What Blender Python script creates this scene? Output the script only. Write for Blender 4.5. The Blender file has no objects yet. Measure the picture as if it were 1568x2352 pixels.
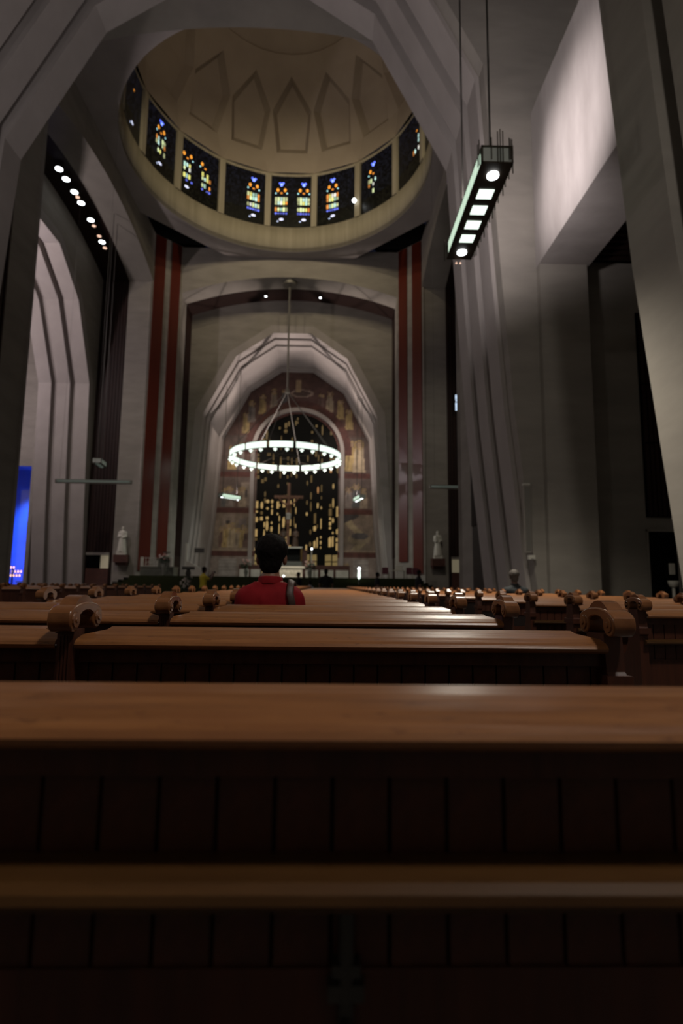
import bpy, bmesh, math, random
import numpy as np
from mathutils import Vector, Matrix
random.seed(7); np.random.seed(7)
SC = bpy.context.scene
COL = SC.collection
R_ = math.radians

# ------------------------------------------------------------------ camera
A = 4.47            # the nave axis lies 4.47 m left of the camera
ZC = 1.045          # camera height above the floor
FPX = 1307.0        # focal length in pixels of a 1568 x 2352 frame
def cam_basis(p, r, y):
    cy, sy, cp, sp = math.cos(y), math.sin(y), math.cos(p), math.sin(p)
    fw = Vector((sy*cp, cy*cp, sp)); rt = Vector((cy, -sy, 0)); up = rt.cross(fw)
    c, s = math.cos(r), math.sin(r)
    return fw, c*rt + s*up, -s*rt + c*up
FW, RT, UP = cam_basis(.1278, .0115, .0219)
cd = bpy.data.cameras.new('camera'); cam = bpy.data.objects.new('camera', cd); COL.objects.link(cam)
cam.matrix_world = Matrix(((RT.x, UP.x, -FW.x, 0), (RT.y, UP.y, -FW.y, 0), (RT.z, UP.z, -FW.z, ZC), (0, 0, 0, 1)))
cd.sensor_fit = 'VERTICAL'; cd.sensor_height = 36; cd.lens = FPX/2352*36
cd.clip_start = .05; cd.clip_end = 400
cd.dof.use_dof = True; cd.dof.focus_distance = 2.1; cd.dof.aperture_fstop = 2.4
SC.camera = cam
# ------------------------------------------------------------------ world, exposure
w = bpy.data.worlds.new('world'); SC.world = w; w.use_nodes = True
w.node_tree.nodes['Background'].inputs[0].default_value = (.012, .014, .03, 1)
w.node_tree.nodes['Background'].inputs[1].default_value = .3
SC.view_settings.view_transform = 'Standard'; SC.view_settings.look = 'None'
SC.view_settings.exposure = 0.0; SC.view_settings.gamma = 1.0
SC.view_settings.use_curve_mapping = False
SC.cycles.max_bounces = 5; SC.cycles.diffuse_bounces = 3; SC.cycles.glossy_bounces = 2; SC.cycles.transmission_bounces = 2
# ------------------------------------------------------------------ large lights (without lamp bodies of their own; see the lamp builders for the rest)
YC, H, OP, CH = 43.1, 13.6, 11.4, 2.2     # crossing centre, half width, half opening, chamfer
def lamp(name, kind, loc, power, col=(1, .93, .86), target=None, size=.15, angle=None, blend=.4):
    l = bpy.data.lights.new(name, kind); l.energy = power; l.color = col
    if kind == 'SPOT': l.spot_size = R_(angle or 60); l.spot_blend = blend; l.shadow_soft_size = size
    elif kind == 'POINT': l.shadow_soft_size = size
    else: l.shape = 'DISK'; l.size = size
    o = bpy.data.objects.new(name, l); COL.objects.link(o); o.location = loc
    if target is not None:
        o.rotation_euler = (Vector(target)-Vector(loc)).to_track_quat('-Z', 'Y').to_euler()
    return o
WARM, COOL, MAUVE = (1, .80, .56), (.90, 1, .92), (1, .90, .90)
# unseen spots added on the near drum to light the far cornice and dome
for q in (-3.5, -1.2, 1.2, 3.5):
    lamp('drum_fill_spot', 'SPOT', (-A+q*2.4, 32.4+abs(q)*.75, 39.8), 2500, (1, .84, .56), (-A+q*1.7, 55.4, 37.0), .2, 80, .9)
lamp('dome_fill_spot', 'SPOT', (-A, 32.2, 40.0), 1700, (1, .76, .52), (-A, 47, 52), .3, 120, .9)
# floodlight on the left nave rib, thrown across the nave at the upper right wall
lamp('nave_floodlight', 'SPOT', (-A-8.6, 17.4, 9.5), 25000, MAUVE, (-A+11.5, 15.2, 14.0), .35, 18, 1.0)
# unseen spots added at the near crossing arch to brighten the far piers
for q in (-8, 8):
    lamp('crossing_fill_spot', 'SPOT', (-A+q, 25.6, 30.0), 4600, (1, .92, .76), (-A+q*1.75, 55, 10), .2, 44, 1.0)

# ------------------------------------------------------------------ materials
def mat(name, col, rough=.6, metal=0, spec=.5, noise=None, bump=None, coat=0, emit=None, es=0, coords='Object', alpha=None, trans=0):
    """noise = (other colour, scale xyz, detail, contrast); bump = (strength, scale xyz)"""
    m = bpy.data.materials.new(name); m.use_nodes = True
    nt = m.node_tree; b = nt.nodes['Principled BSDF']
    b.inputs['Base Color'].default_value = (*col, 1); b.inputs['Roughness'].default_value = rough
    b.inputs['Metallic'].default_value = metal; b.inputs['Specular IOR Level'].default_value = spec
    if coat: b.inputs['Coat Weight'].default_value = coat; b.inputs['Coat Roughness'].default_value = .2
    if trans: b.inputs['Transmission Weight'].default_value = trans
    if emit: b.inputs['Emission Color'].default_value = (*emit, 1); b.inputs['Emission Strength'].default_value = es
    tc = nt.nodes.new('ShaderNodeTexCoord')
    def mp(sc):
        n = nt.nodes.new('ShaderNodeMapping'); n.inputs['Scale'].default_value = sc
        nt.links.new(tc.outputs[coords], n.inputs[0]); return n.outputs[0]
    if noise:
        c2, sc, det, con = noise
        n = nt.nodes.new('ShaderNodeTexNoise'); n.inputs['Scale'].default_value = 1; n.inputs['Detail'].default_value = det
        n.inputs['Roughness'].default_value = .6
        nt.links.new(mp(sc), n.inputs['Vector'])
        r = nt.nodes.new('ShaderNodeValToRGB'); r.color_ramp.elements[0].position = .5-con; r.color_ramp.elements[1].position = .5+con
        r.color_ramp.elements[0].color = (*col, 1); r.color_ramp.elements[1].color = (*c2, 1)
        nt.links.new(n.outputs['Fac'], r.inputs[0]); nt.links.new(r.outputs[0], b.inputs['Base Color'])
    if bump:
        st, sc = bump
        n = nt.nodes.new('ShaderNodeTexNoise'); n.inputs['Scale'].default_value = 1; n.inputs['Detail'].default_value = 3
        nt.links.new(mp(sc), n.inputs['Vector'])
        bp = nt.nodes.new('ShaderNodeBump'); bp.inputs['Strength'].default_value = st; bp.inputs['Distance'].default_value = .01
        nt.links.new(n.outputs['Fac'], bp.inputs['Height']); nt.links.new(bp.outputs[0], b.inputs['Normal'])
    return m
def vcol_mat(name, rough=.7, emit=0, base=1.0):
    m = bpy.data.materials.new(name); m.use_nodes = True
    nt = m.node_tree; b = nt.nodes['Principled BSDF']; a = nt.nodes.new('ShaderNodeVertexColor'); a.layer_name = 'Col'
    nt.links.new(a.outputs[0], b.inputs['Base Color']); b.inputs['Roughness'].default_value = rough
    if emit:
        nt.links.new(a.outputs[0], b.inputs['Emission Color']); b.inputs['Emission Strength'].default_value = emit
    return m
M = {}
M['concrete'] = mat('board_marked_concrete', (.300, .275, .240), .85, noise=((.235, .215, .190), (.35, .35, 1.3), 6, .18), bump=(.25, (1.2, 1.2, 9)), spec=.2)
M['rib'] = mat('pale_rib_plaster', (.37, .335, .315), .85, noise=((.31, .28, .262), (.5, .5, .5), 5, .2), spec=.2)
M['light_streaks'] = mat('light_streaked_plaster', (.40, .365, .35), .85, noise=((.27, .245, .23), (.5, .9, .28), 7, .22), bump=(.2, (2, 2, 6)), spec=.2)  # streaks of light on the wall imitated in the plaster's tones
M['dome'] = mat('dome_plaster', (.33, .28, .22), .9, noise=((.27, .225, .175), (.25, .25, .25), 4, .22), spec=.15)
M['drum'] = mat('drum_plaster', (.37, .33, .25), .9, noise=((.26, .235, .17), (1.6, 1.6, .12), 5, .22), spec=.15)
M['floor'] = mat('stone_floor', (.085, .08, .075), .7, noise=((.055, .05, .048), (.8, .8, .8), 5, .2))
M['carpet'] = mat('green_carpet', (.050, .056, .024), .95, noise=((.034, .040, .017), (6, 6, 6), 4, .3), spec=.1)
M['lining'] = mat('dark_timber_lining', (.022, .009, .006), .6, spec=.25, noise=((.012, .005, .004), (3, 3, .4), 4, .25))
M['slat'] = mat('dark_timber_slat', (.030, .012, .009), .6, spec=.25, noise=((.016, .007, .006), (4, 4, .5), 4, .25))
M['red'] = mat('red_lacquer_panel', (.115, .020, .009), .30, noise=((.085, .013, .007), (2, 2, .08), 4, .25), spec=.6)
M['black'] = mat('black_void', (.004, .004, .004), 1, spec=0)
M['rail'] = mat('honey_pew_wood', (.38, .160, .055), .33, noise=((.20, .074, .024), (4.5, 75, 75), 9, .24), bump=(.12, (3, 60, 60)), coat=.25)
M['scroll'] = mat('carved_pew_wood', (.30, .122, .044), .27, noise=((.14, .048, .017), (14, 5, 22), 7, .25), coat=.35)
M['panel'] = mat('dark_pew_panel', (.095, .028, .013), .42, noise=((.048, .014, .007), (30, 30, 2.2), 6, .22))
M['ledge'] = mat('ledge_wood', (.11, .050, .014), .36, noise=((.06, .026, .008), (2.2, 24, 24), 6, .22))
M['joint'] = mat('panel_backing', (.012, .005, .003), .8)
M['bronze'] = mat('dark_bronze', (.045, .034, .022), .5, metal=.3)
M['steel'] = mat('grey_steel', (.20, .19, .17), .45, metal=.5)
M['cable'] = mat('dark_cable', (.05, .046, .04), .6)
M['white_glass'] = mat('lit_white_glass', (.8, .85, .8), .5, emit=(.86, 1, .88), es=1.5)
M['ring_glass'] = mat('lit_ring_glass', (.8, .85, .8), .5, emit=(.84, 1, .88), es=1.2)
M['side_glass'] = mat('lit_side_glass', (.6, .7, .6), .5, emit=(.72, .95, .74), es=.75)
M['dim_glass'] = mat('dim_side_glass', (.55, .6, .55), .4, emit=(.75, 1, .85), es=.035)
M['end_glass'] = mat('frosted_end_glass', (.30, .31, .28), .4, emit=(.8, .9, .8), es=.02)
M['bulb'] = mat('bulb', (1, 1, 1), .5, emit=(.93, .97, 1), es=4)
M['warm_bulb'] = mat('warm_bulb', (1, .8, .7), .5, emit=(1, .62, .45), es=1.2)
M['candle'] = mat('candle_flame', (1, .7, .5), .5, emit=(1, .55, .35), es=2.0)
M['glint'] = mat('pale_blue_glass', (.1, .1, .1), .4, emit=(.62, .78, 1), es=1.3)
M['exit'] = mat('red_sign', (.5, .02, .03), .5, emit=(1, .05, .09), es=.9)
M['marble'] = mat('white_marble', (.62, .58, .50), .35, noise=((.48, .45, .38), (1.5, 1.5, 1.5), 6, .2))
M['grey_marble'] = mat('grey_green_marble', (.17, .17, .14), .35, noise=((.11, .115, .095), (1.2, 1.2, 1.2), 5, .2))
M['statue'] = mat('white_plaster_statue', (.62, .60, .52), .6, noise=((.54, .52, .45), (3, 3, 3), 4, .2))
M['stone'] = mat('brown_corbel', (.095, .034, .022), .6, noise=((.06, .02, .014), (3, 3, 3), 4, .2))
M['crosswood'] = mat('cross_wood', (.24, .115, .065), .55, noise=((.16, .075, .042), (8, 8, 1), 4, .2))
M['darkwood_fig'] = mat('carved_dark_figure', (.10, .055, .030), .55, noise=((.065, .035, .02), (5, 5, 2), 4, .2))
M['gold'] = mat('gilded_metal', (.55, .38, .12), .3, metal=1)
M['lead'] = mat('window_lead', (.008, .008, .007), .8, spec=.1)
def glass(n, c, s): return mat(n, (.05, .04, .02), .4, emit=c, es=s)
M['amber'] = glass('amber_glass', (.92, .60, .22), .40)
M['amber_dim'] = glass('dim_amber_glass', (.80, .48, .14), .10)
M['orange'] = glass('orange_glass', (1, .46, .16), .42)
M['amber_grid'] = glass('gold_grid_glass', (.80, .56, .20), .20)
M['blue_dark'] = glass('dark_blue_glass', (.25, .32, .6), .02)
M['stained'] = vcol_mat('stained_glass_pieces', .4, 1.0)
M['mural'] = vcol_mat('mosaic_mural', .75)
M['skin'] = mat('skin', (.27, .125, .075), .55, noise=((.22, .098, .058), (30, 30, 30), 3, .2))
M['skin_dark'] = mat('tanned_skin', (.11, .052, .032), .55)
M['hair'] = mat('black_hair', (.004, .003, .003), .75, spec=.12, noise=((.010, .007, .006), (90, 90, 25), 4, .25), bump=(.6, (120, 120, 30)))
M['grey_hair'] = mat('grey_hair', (.10, .085, .07), .7, noise=((.05, .042, .036), (60, 60, 60), 4, .25), bump=(.6, (90, 90, 90)))
M['red_cloth'] = mat('red_polo_cloth', (.27, .009, .014), .8, noise=((.21, .007, .011), (12, 12, 12), 4, .25), bump=(.25, (24, 24, 10)), spec=.2)
M['yellow_cloth'] = mat('yellow_cloth', (.46, .36, .035), .85, spec=.2)
M['black_cloth'] = mat('black_cloth', (.012, .012, .014), .85, spec=.2)
M['navy_cloth'] = mat('dark_navy_jacket', (.020, .024, .026), .75, noise=((.012, .015, .017), (10, 10, 10), 4, .25), spec=.3)
M['blue_cloth'] = mat('pale_blue_cloth', (.20, .25, .30), .85, spec=.2)
M['trouser'] = mat('dark_trousers', (.03, .03, .035), .85, spec=.2)
M['strap'] = mat('brown_leather_strap', (.075, .042, .032), .5, noise=((.055, .03, .023), (20, 20, 20), 4, .2))
M['leaf'] = mat('dark_leaves', (.025, .045, .018), .6)
M['petal'] = mat('white_petals', (.55, .48, .42), .7)
M['pink'] = mat('pink_petals', (.45, .25, .22), .7)
M['chair_red'] = mat('burgundy_seat', (.09, .018, .03), .7)
M['white_paint'] = mat('white_paint', (.50, .48, .42), .6)
M['lit_room'] = mat('lit_room_wall', (.6, .55, .42), .8, emit=(1, .86, .55), es=.08)
M['blue_wall'] = mat('chapel_wall', (.42, .44, .50), .8, noise=((.36, .38, .44), (.3, .3, 1.2), 4, .2))
M['phone'] = mat('phone_case', (.01, .01, .01), .3)

def flecks(m, col, scale, lo, hi):
    """worn dark flecks and scratches scattered over a wood"""
    nt = m.node_tree; b = nt.nodes['Principled BSDF']; src = b.inputs['Base Color'].links[0].from_socket
    tc = nt.nodes.new('ShaderNodeTexCoord'); mp = nt.nodes.new('ShaderNodeMapping'); mp.inputs['Scale'].default_value = scale
    n = nt.nodes.new('ShaderNodeTexNoise'); n.inputs['Scale'].default_value = 1; n.inputs['Detail'].default_value = 5; n.inputs['Roughness'].default_value = .7
    r = nt.nodes.new('ShaderNodeValToRGB'); r.color_ramp.elements[0].position = lo; r.color_ramp.elements[1].position = hi
    mx = nt.nodes.new('ShaderNodeMixRGB'); mx.inputs[2].default_value = (*col, 1)
    nt.links.new(tc.outputs['Object'], mp.inputs[0]); nt.links.new(mp.outputs[0], n.inputs['Vector']); nt.links.new(n.outputs['Fac'], r.inputs[0])
    nt.links.new(r.outputs[0], mx.inputs[0]); nt.links.new(src, mx.inputs[1]); nt.links.new(mx.outputs[0], b.inputs['Base Color'])
flecks(M['rail'], (.10, .036, .014), (14, 90, 60), .60, .68)
flecks(M['rail'], (.27, .105, .038), (1.3, 9, 9), .48, .62)

# ------------------------------------------------------------------ mesh helpers
def tag(o, label=None, cat=None, group=None, kind=None):
    if label: o['label'] = label
    if cat: o['category'] = cat
    if group: o['group'] = group
    if kind: o['kind'] = kind
    return o
def link(name, me, m, parent=None):
    o = bpy.data.objects.new(name, me); COL.objects.link(o)
    if m is not None and not me.materials: me.materials.append(M[m] if isinstance(m, str) else m)
    if parent is not None: o.parent = parent
    return o
def empty(name, loc=(0, 0, 0), rz=0, parent=None):
    o = bpy.data.objects.new(name, None); COL.objects.link(o); o.location = loc; o.rotation_euler = (0, 0, rz)
    o.empty_display_size = .1
    if parent is not None: o.parent = parent
    return o
def raw(vs, fs, name='m', smooth=False, fix=True):
    me = bpy.data.meshes.new(name); me.from_pydata([tuple(v) for v in vs], [], fs)
    if fix:
        bm = bmesh.new(); bm.from_mesh(me); bmesh.ops.recalc_face_normals(bm, faces=bm.faces); bm.to_mesh(me); bm.free()
    if smooth: me.polygons.foreach_set('use_smooth', [True]*len(me.polygons))
    me.update(); return me
class B:
    """collects vertices and faces of one mesh"""
    def __init__(s): s.v = []; s.f = []
    def add(s, vs, fs):
        n = len(s.v); s.v += [tuple(v) for v in vs]; s.f += [[i+n for i in f] for f in fs]; return s
    def box(s, x0, x1, y0, y1, z0, z1):
        return s.add([(x, y, z) for z in (z0, z1) for y in (y0, y1) for x in (x0, x1)],
                     [(0, 2, 3, 1), (4, 5, 7, 6), (0, 1, 5, 4), (2, 6, 7, 3), (0, 4, 6, 2), (1, 3, 7, 5)])
    def cyl(s, a, b, r, r2=None, n=10):
        a = Vector(a); b = Vector(b); d = (b-a).normalized(); u = d.orthogonal().normalized(); v = d.cross(u)
        r2 = r if r2 is None else r2
        ring = [(math.cos(2*math.pi*i/n), math.sin(2*math.pi*i/n)) for i in range(n)]
        vs = [a+(u*c+v*q)*r for c, q in ring]+[b+(u*c+v*q)*r2 for c, q in ring]
        return s.add(vs, [(i, (i+1) % n, n+(i+1) % n, n+i) for i in range(n)]+[tuple(range(n))[::-1], tuple(range(n, 2*n))])
    def lathe(s, prof, c=(0, 0, 0), n=16):
        k = len(prof); vs = []
        for i in range(n):
            a = 2*math.pi*i/n
            vs += [(c[0]+r*math.cos(a), c[1]+r*math.sin(a), c[2]+z) for r, z in prof]
        fs = [(i*k+j, ((i+1) % n)*k+j, ((i+1) % n)*k+j+1, i*k+j+1) for i in range(n) for j in range(k-1)]
        return s.add(vs, fs)
    def prism(s, poly, w0, w1, T):
        n = len(poly)
        vs = [T(u, v, w0) for u, v in poly]+[T(u, v, w1) for u, v in poly]
        return s.add(vs, [tuple(range(n)), tuple(range(n, 2*n))[::-1]]+[(i, n+i, n+(i+1) % n, (i+1) % n) for i in range(n)])
    def ball(s, c, r, n=6):
        rx, ry, rz = (r, r, r) if not hasattr(r, '__len__') else r
        k = n; prof = [(math.sin(math.pi*j/k), -math.cos(math.pi*j/k)) for j in range(k+1)]
        vs = []; m = n+2
        for i in range(m):
            a = 2*math.pi*i/m
            vs += [(c[0]+rx*q*math.cos(a), c[1]+ry*q*math.sin(a), c[2]+rz*z) for q, z in prof]
        return s.add(vs, [(i*(k+1)+j, ((i+1) % m)*(k+1)+j, ((i+1) % m)*(k+1)+j+1, i*(k+1)+j+1) for i in range(m) for j in range(k)])
    def mesh(s, name='m', smooth=False):
        me = raw(s.v, s.f, name, bool(smooth))
        if smooth and smooth is not True: me.set_sharp_from_angle(angle=R_(smooth))
        return me
    def ob(s, name, m, parent=None, smooth=False): return link(name, s.mesh(name, smooth), m, parent)
def struct(name, b, m, label, parent=None, cat=None, smooth=False):
    o = b.ob(name, m, parent, smooth) if isinstance(b, B) else link(name, b, m, parent)
    tag(o, label, cat, None, 'structure' if parent is None else None)
    return o
def T_y(u, v, w): return (u, w, v)                     # lateral, height, along y
def T_dir(k):
    """crossing arm k: 0 choir, 1 left, 2 nave, 3 right.  (u lateral, z, r outward)"""
    def f(u, v, r):
        return ((-A+u, YC+r, v), (-A-r, YC+u, v), (-A-u, YC-r, v), (-A+r, YC-u, v))[k]
    return f
def seg_arch(op, zs, rise, n=24):
    rad = (op*op+rise*rise)/(2*rise); zc = zs+rise-rad; a0 = math.asin(op/rad)
    return [(rad*math.sin(a), zc+rad*math.cos(a)) for a in [a0-2*a0*i/n for i in range(n+1)]]   # from +op to -op
def arch_poly(W, top, op, zs, rise):
    return [(-W, 0), (-W, top), (W, top), (W, 0), (op, 0)]+seg_arch(op, zs, rise)+[(-op, 0)]
# polygonal vault section (half), from floor to crown, heights above the floor
SEC = [(11.05, 0), (10.35, 7.2), (10.02, 12.2), (9.58, 19.8), (6.18, 26.4), (2.10, 29.25)]
def sec(off=0):
    """the section pushed outward by off; full polyline from right foot over the crown to left foot"""
    pts = [(x+off*.97, z) if i < 4 else (x+off*.8, z+off*.65) if i == 4 else (x+off*.3, z+off) for i, (x, z) in enumerate(SEC)]
    pts[3] = (pts[3][0], pts[3][1]+off*.35)
    return pts+[(-x, z) for x, z in pts[::-1]]
def sec_wall(W, top, off=0):
    return [(-W, 0), (-W, top), (W, top), (W, 0)]+sec(off)
def sec_frame(off, th):
    a = sec(off); b = sec(off+th)
    return a+b[::-1]

# ------------------------------------------------------------------ floor
struct('floor', B().box(-50, 24, -8, 82, -.3, 0), 'floor', 'dark polished stone floor under the pews')
# ------------------------------------------------------------------ crossing: four arms with frame, timber lining and ribbed vault opening
ARM = ['choir', 'left', 'nave', 'right']
ARMW = ['behind the altar', 'on the left of the crossing', 'nearest the pews', 'on the right of the crossing']
ZS, RISE, TOPW = 31.25, 2.05, 36.4
trim_n = [0]
def trim(b, m, label, parent=None):
    trim_n[0] += 1
    return struct('trim_%d' % trim_n[0], b, m, label, parent)
for k in range(4):
    T = T_dir(k)
    fr = (13.6, 16.0); li = (16.0, 18.6); OP = 11.56 if k == 2 else 11.4
    if k == 2:                                 # the near arch stands slightly off the axis
        def T(u, v, r, T_=T_dir(2)): return T_(u+.2, v, r)
    if k == 2: li = (16.0, 19.5)
    b = B(); b.prism(arch_poly(OP+.25, TOPW, OP, ZS, RISE), fr[0], fr[1], T)
    struct('wall_%s_arch' % ARM[k], b, 'concrete', 'pale concrete segmental arch frame %s' % ARMW[k])
    b = B(); b.prism(arch_poly(OP+1.0, TOPW, OP, ZS, RISE), li[0], li[1], T)
    wl = struct('wall_%s_lining' % ARM[k], b, 'lining', 'dark timber lined reveal %s' % ARMW[k])
    # slim vertical slats on both jambs of the lining (too fine to pick apart)
    b = B()
    for s in (-1, 1):
        r = li[0]+.10
        while r < li[1]-.12:
            x0, x1 = sorted((s*OP, s*(OP-.07)))
            b.prism([(x0, 3.9), (x1, 3.9), (x1, ZS-.1), (x0, ZS-.1)], r, r+.13, T); r += .30
    tag(b.ob('slat_cladding', 'slat', wl), kind='stuff')
    rb = 19.5 if k == 2 else 18.6
    T = T_dir(k)
    if k != 2:
        b = B(); b.prism(sec_wall(13.6, TOPW, .16), rb, rb+.4, T)
        struct('wall_%s_back' % ARM[k], b, 'concrete', 'grey board-marked concrete wall round the ribbed vault %s' % ARMW[k])
    # three ribs with recessed grooves
    r = rb
    for i in range(3):
        b = B(); b.prism(sec_frame(.05*(2-i) if k != 2 else .05*i, .9), r-(.05 if i == 0 else 0), r+1.22, T)
        trim(b, 'rib', ['outermost', 'middle', 'innermost'][i if k != 2 else 2-i]+' pale polygonal rib of the vault '+ARMW[k])
        if i < 2:
            b = B(); b.prism(sec_frame(.75, .5), r+1.22, r+1.74, T)
            trim(b, 'rib', ['outer', 'inner'][i if k != 2 else 1-i]+' recessed groove between the vault ribs '+ARMW[k])
        r += 1.74
    RIB_END = r
OP = 11.4
# chamfered corners with red panels
TOPV = 36.45
for (sx, sy) in ((-1, 1), (1, 1), (-1, -1), (1, -1)):
    OP = 11.4 if sy > 0 else 11.76 if sx < 0 else 11.36
    p0 = Vector((-A+sx*OP, YC+sy*H)); p1 = Vector((-A+sx*H, YC+sy*OP)); d = (p1-p0); n = Vector((sx, sy)).normalized()
    def Tc(t, z, w_): q = p0+d*t+n*w_; return (q.x, q.y, z)
    side = 'left' if sx < 0 else 'right'; dist = 'far' if sy > 0 else 'near'
    b = B(); b.prism([(-.06, 0), (1.06, 0), (1.06, TOPV), (-.06, TOPV)], .0, .5, Tc)
    wc = struct('wall_corner_%s_%s' % (dist, side), b, 'concrete', '%s %s concrete corner pier of the crossing%s' % (dist, side, ' carrying two tall red panels' if sy > 0 else ''))
    if sy > 0:
        for (t0, t1) in ((.06, .40), (.62, .99)):
            b = B(); z0 = 2.2 if t0 > .5 else 3.4
            b.prism([(t0, z0), (t1, z0), (t1, TOPV-.1), (t0, TOPV-.1)], -.10, .05, Tc)
            b.ob('red_panel', 'red', wc)
    # black lid, the unlit void's darkness put into its colour
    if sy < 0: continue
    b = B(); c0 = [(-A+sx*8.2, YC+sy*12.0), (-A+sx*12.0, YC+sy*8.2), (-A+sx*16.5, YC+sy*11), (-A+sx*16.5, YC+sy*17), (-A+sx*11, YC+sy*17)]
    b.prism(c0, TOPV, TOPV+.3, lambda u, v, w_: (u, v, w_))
    struct('ceiling_void_lid_%s_%s' % (dist, side), b, 'black', 'black lid in place of the unlit void over the %s %s crossing corner' % (dist, side))
OP = 11.4
# crossing ceiling slab with the round opening
ZR, RR = 34.4+ZC, 12.45
def octo(chord=20.2, W=13.8):
    e = chord-W
    return [(W, -W), (W, e), (e, W), (-e, W), (-W, e), (-W, -W)]
def slab():
    N = 96; b = B(); vs = []
    O = octo()
    def outer(a):
        dx, dy = math.cos(a), math.sin(a); best = 1e9
        for i in range(len(O)):
            (x1, y1), (x2, y2) = O[i], O[(i+1) % len(O)]
            den = dx*(y2-y1)-dy*(x2-x1)
            if abs(den) < 1e-9: continue
            t = (x1*(y2-y1)-y1*(x2-x1))/den
            if t > 0: best = min(best, t)
        return best*dx, best*dy
    for z in (ZR, ZR+.45):
        for i in range(N):
            a = 2*math.pi*i/N; ox, oy = outer(a)
            vs += [(-A+RR*math.cos(a), YC+RR*math.sin(a), z), (-A+ox, YC+oy, z)]
    n = 2*N; fs = []
    for i in range(N):
        j = (i+1) % N
        fs += [(2*i, 2*j, 2*j+1, 2*i+1), (n+2*i, n+2*i+1, n+2*j+1, n+2*j), (2*i, n+2*i, n+2*j, 2*j), (2*i+1, 2*j+1, n+2*j+1, n+2*i+1)]
    return b.add(vs, fs)
struct('ceiling_crossing', slab(), 'rib', 'pale flat ceiling of the crossing round the dome opening')
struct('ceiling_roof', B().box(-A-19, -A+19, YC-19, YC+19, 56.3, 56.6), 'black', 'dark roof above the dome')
# drum with 16 windows
ZW0, ZW1 = 37.15+ZC, 42.95+ZC
NW = 16
b = B()
def ringband(b, r, z0, z1, th=.5, n=96):
    vs = []
    for i in range(n):
        a = 2*math.pi*i/n
        vs += [(-A+q*math.cos(a), YC+q*math.sin(a), z) for q, z in ((r, z0), (r, z1), (r+th, z1), (r+th, z0))]
    return b.add(vs, [(4*i+j, 4*((i+1) % n)+j, 4*((i+1) % n)+(j+1) % 4, 4*i+(j+1) % 4) for i in range(n) for j in range(4)])
ringband(b, RR, ZR+.02, ZW0)
ringband(b, RR, ZW1, ZW1+.35)
drum = struct('wall_drum', b, 'drum', 'cream plaster drum ring under the dome windows', smooth=False)
for f in drum.data.polygons: f.use_smooth = abs(f.normal.z) < .5
def az(i): return math.pi/2-2*math.pi*i/NW        # window 0 straight ahead (far side)
for i in range(NW):
    a = az(i+.5); c, s = math.cos(a), math.sin(a)
    def Tm(u, v, w_): return (-A+(RR+w_)*c-u*s, YC+(RR+w_)*s+u*c, v)
    b = B(); b.prism([(-.30, ZW0-.05), (.30, ZW0-.05), (.30, ZW1+.05), (-.30, ZW1+.05)], -.12, .5, Tm)
    b.ob('mullion_pier', 'drum', drum)
# dome with pointed coffers
ZD, HD = ZW1+.3, 12.2
def dome_mesh():
    vs = []; fs = []; cache = {}
    def P(u, e, d=0):
        k = (round(u, 4), round(e, 3), round(d, 3))
        if k not in cache:
            a = az(0)-2*math.pi*u/NW; rr = (RR+d)*math.cos(R_(e)); z = ZD+(HD+d)*math.sin(R_(e))
            cache[k] = len(vs); vs.append((-A+rr*math.cos(a), YC+rr*math.sin(a), z))
        return cache[k]
    for g in range(NW):
        def p(u, e, d=0):
            q = g+u
            return P(q-NW if q > NW/2+.4999 else q, e, d)
        D = .80
        lo, sh, ap = 10.5, 29.0, 43.0
        BL_, BR, SL, SR, AP = p(-.34, lo), p(.34, lo), p(-.475, sh), p(.475, sh), p(0, ap)
        bl, br, sl, sr, a_ = p(-.26, 14, D), p(.26, 14, D), p(-.36, sh-.8, D), p(.36, sh-.8, D), p(0, ap-3.5, D)
        E0, E1, E2, E3 = (p(-.5, 0), p(-.5, lo), p(-.5, sh), p(-.5, ap)); F0, F1, F2, F3 = (p(.5, 0), p(.5, lo), p(.5, sh), p(.5, ap))
        fs += [(E0, F0, BR, BL_), (E0, BL_, E1), (F0, F1, BR), (E1, BL_, SL, E2), (BR, F1, F2, SR), (E2, SL, AP, E3), (SR, F2, F3, AP)]
        fs += [(BL_, BR, br, bl), (BL_, bl, sl, SL), (BR, SR, sr, br), (SL, sl, a_, AP), (SR, AP, a_, sr), (bl, br, sr, sl), (sl, sr, a_)]
        ring = [(-.5, E3), (0, AP), (.5, F3)]
        prev = [E3, AP, F3]
        for e, d in ((51.0, 0), (51.3, .25), (62, .25), (74, .25), (84, .25), (89.5, .25)):
            cur = [p(-.5, e, d), p(0, e, d), p(.5, e, d)]
            fs += [(prev[0], prev[1], cur[1], cur[0]), (prev[1], prev[2], cur[2], cur[1])]; prev = cur
    return raw(vs, fs, 'dome')
struct('ceiling_dome', dome_mesh(), 'dome', 'dim folded plaster dome with a ring of pointed facets')
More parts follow.
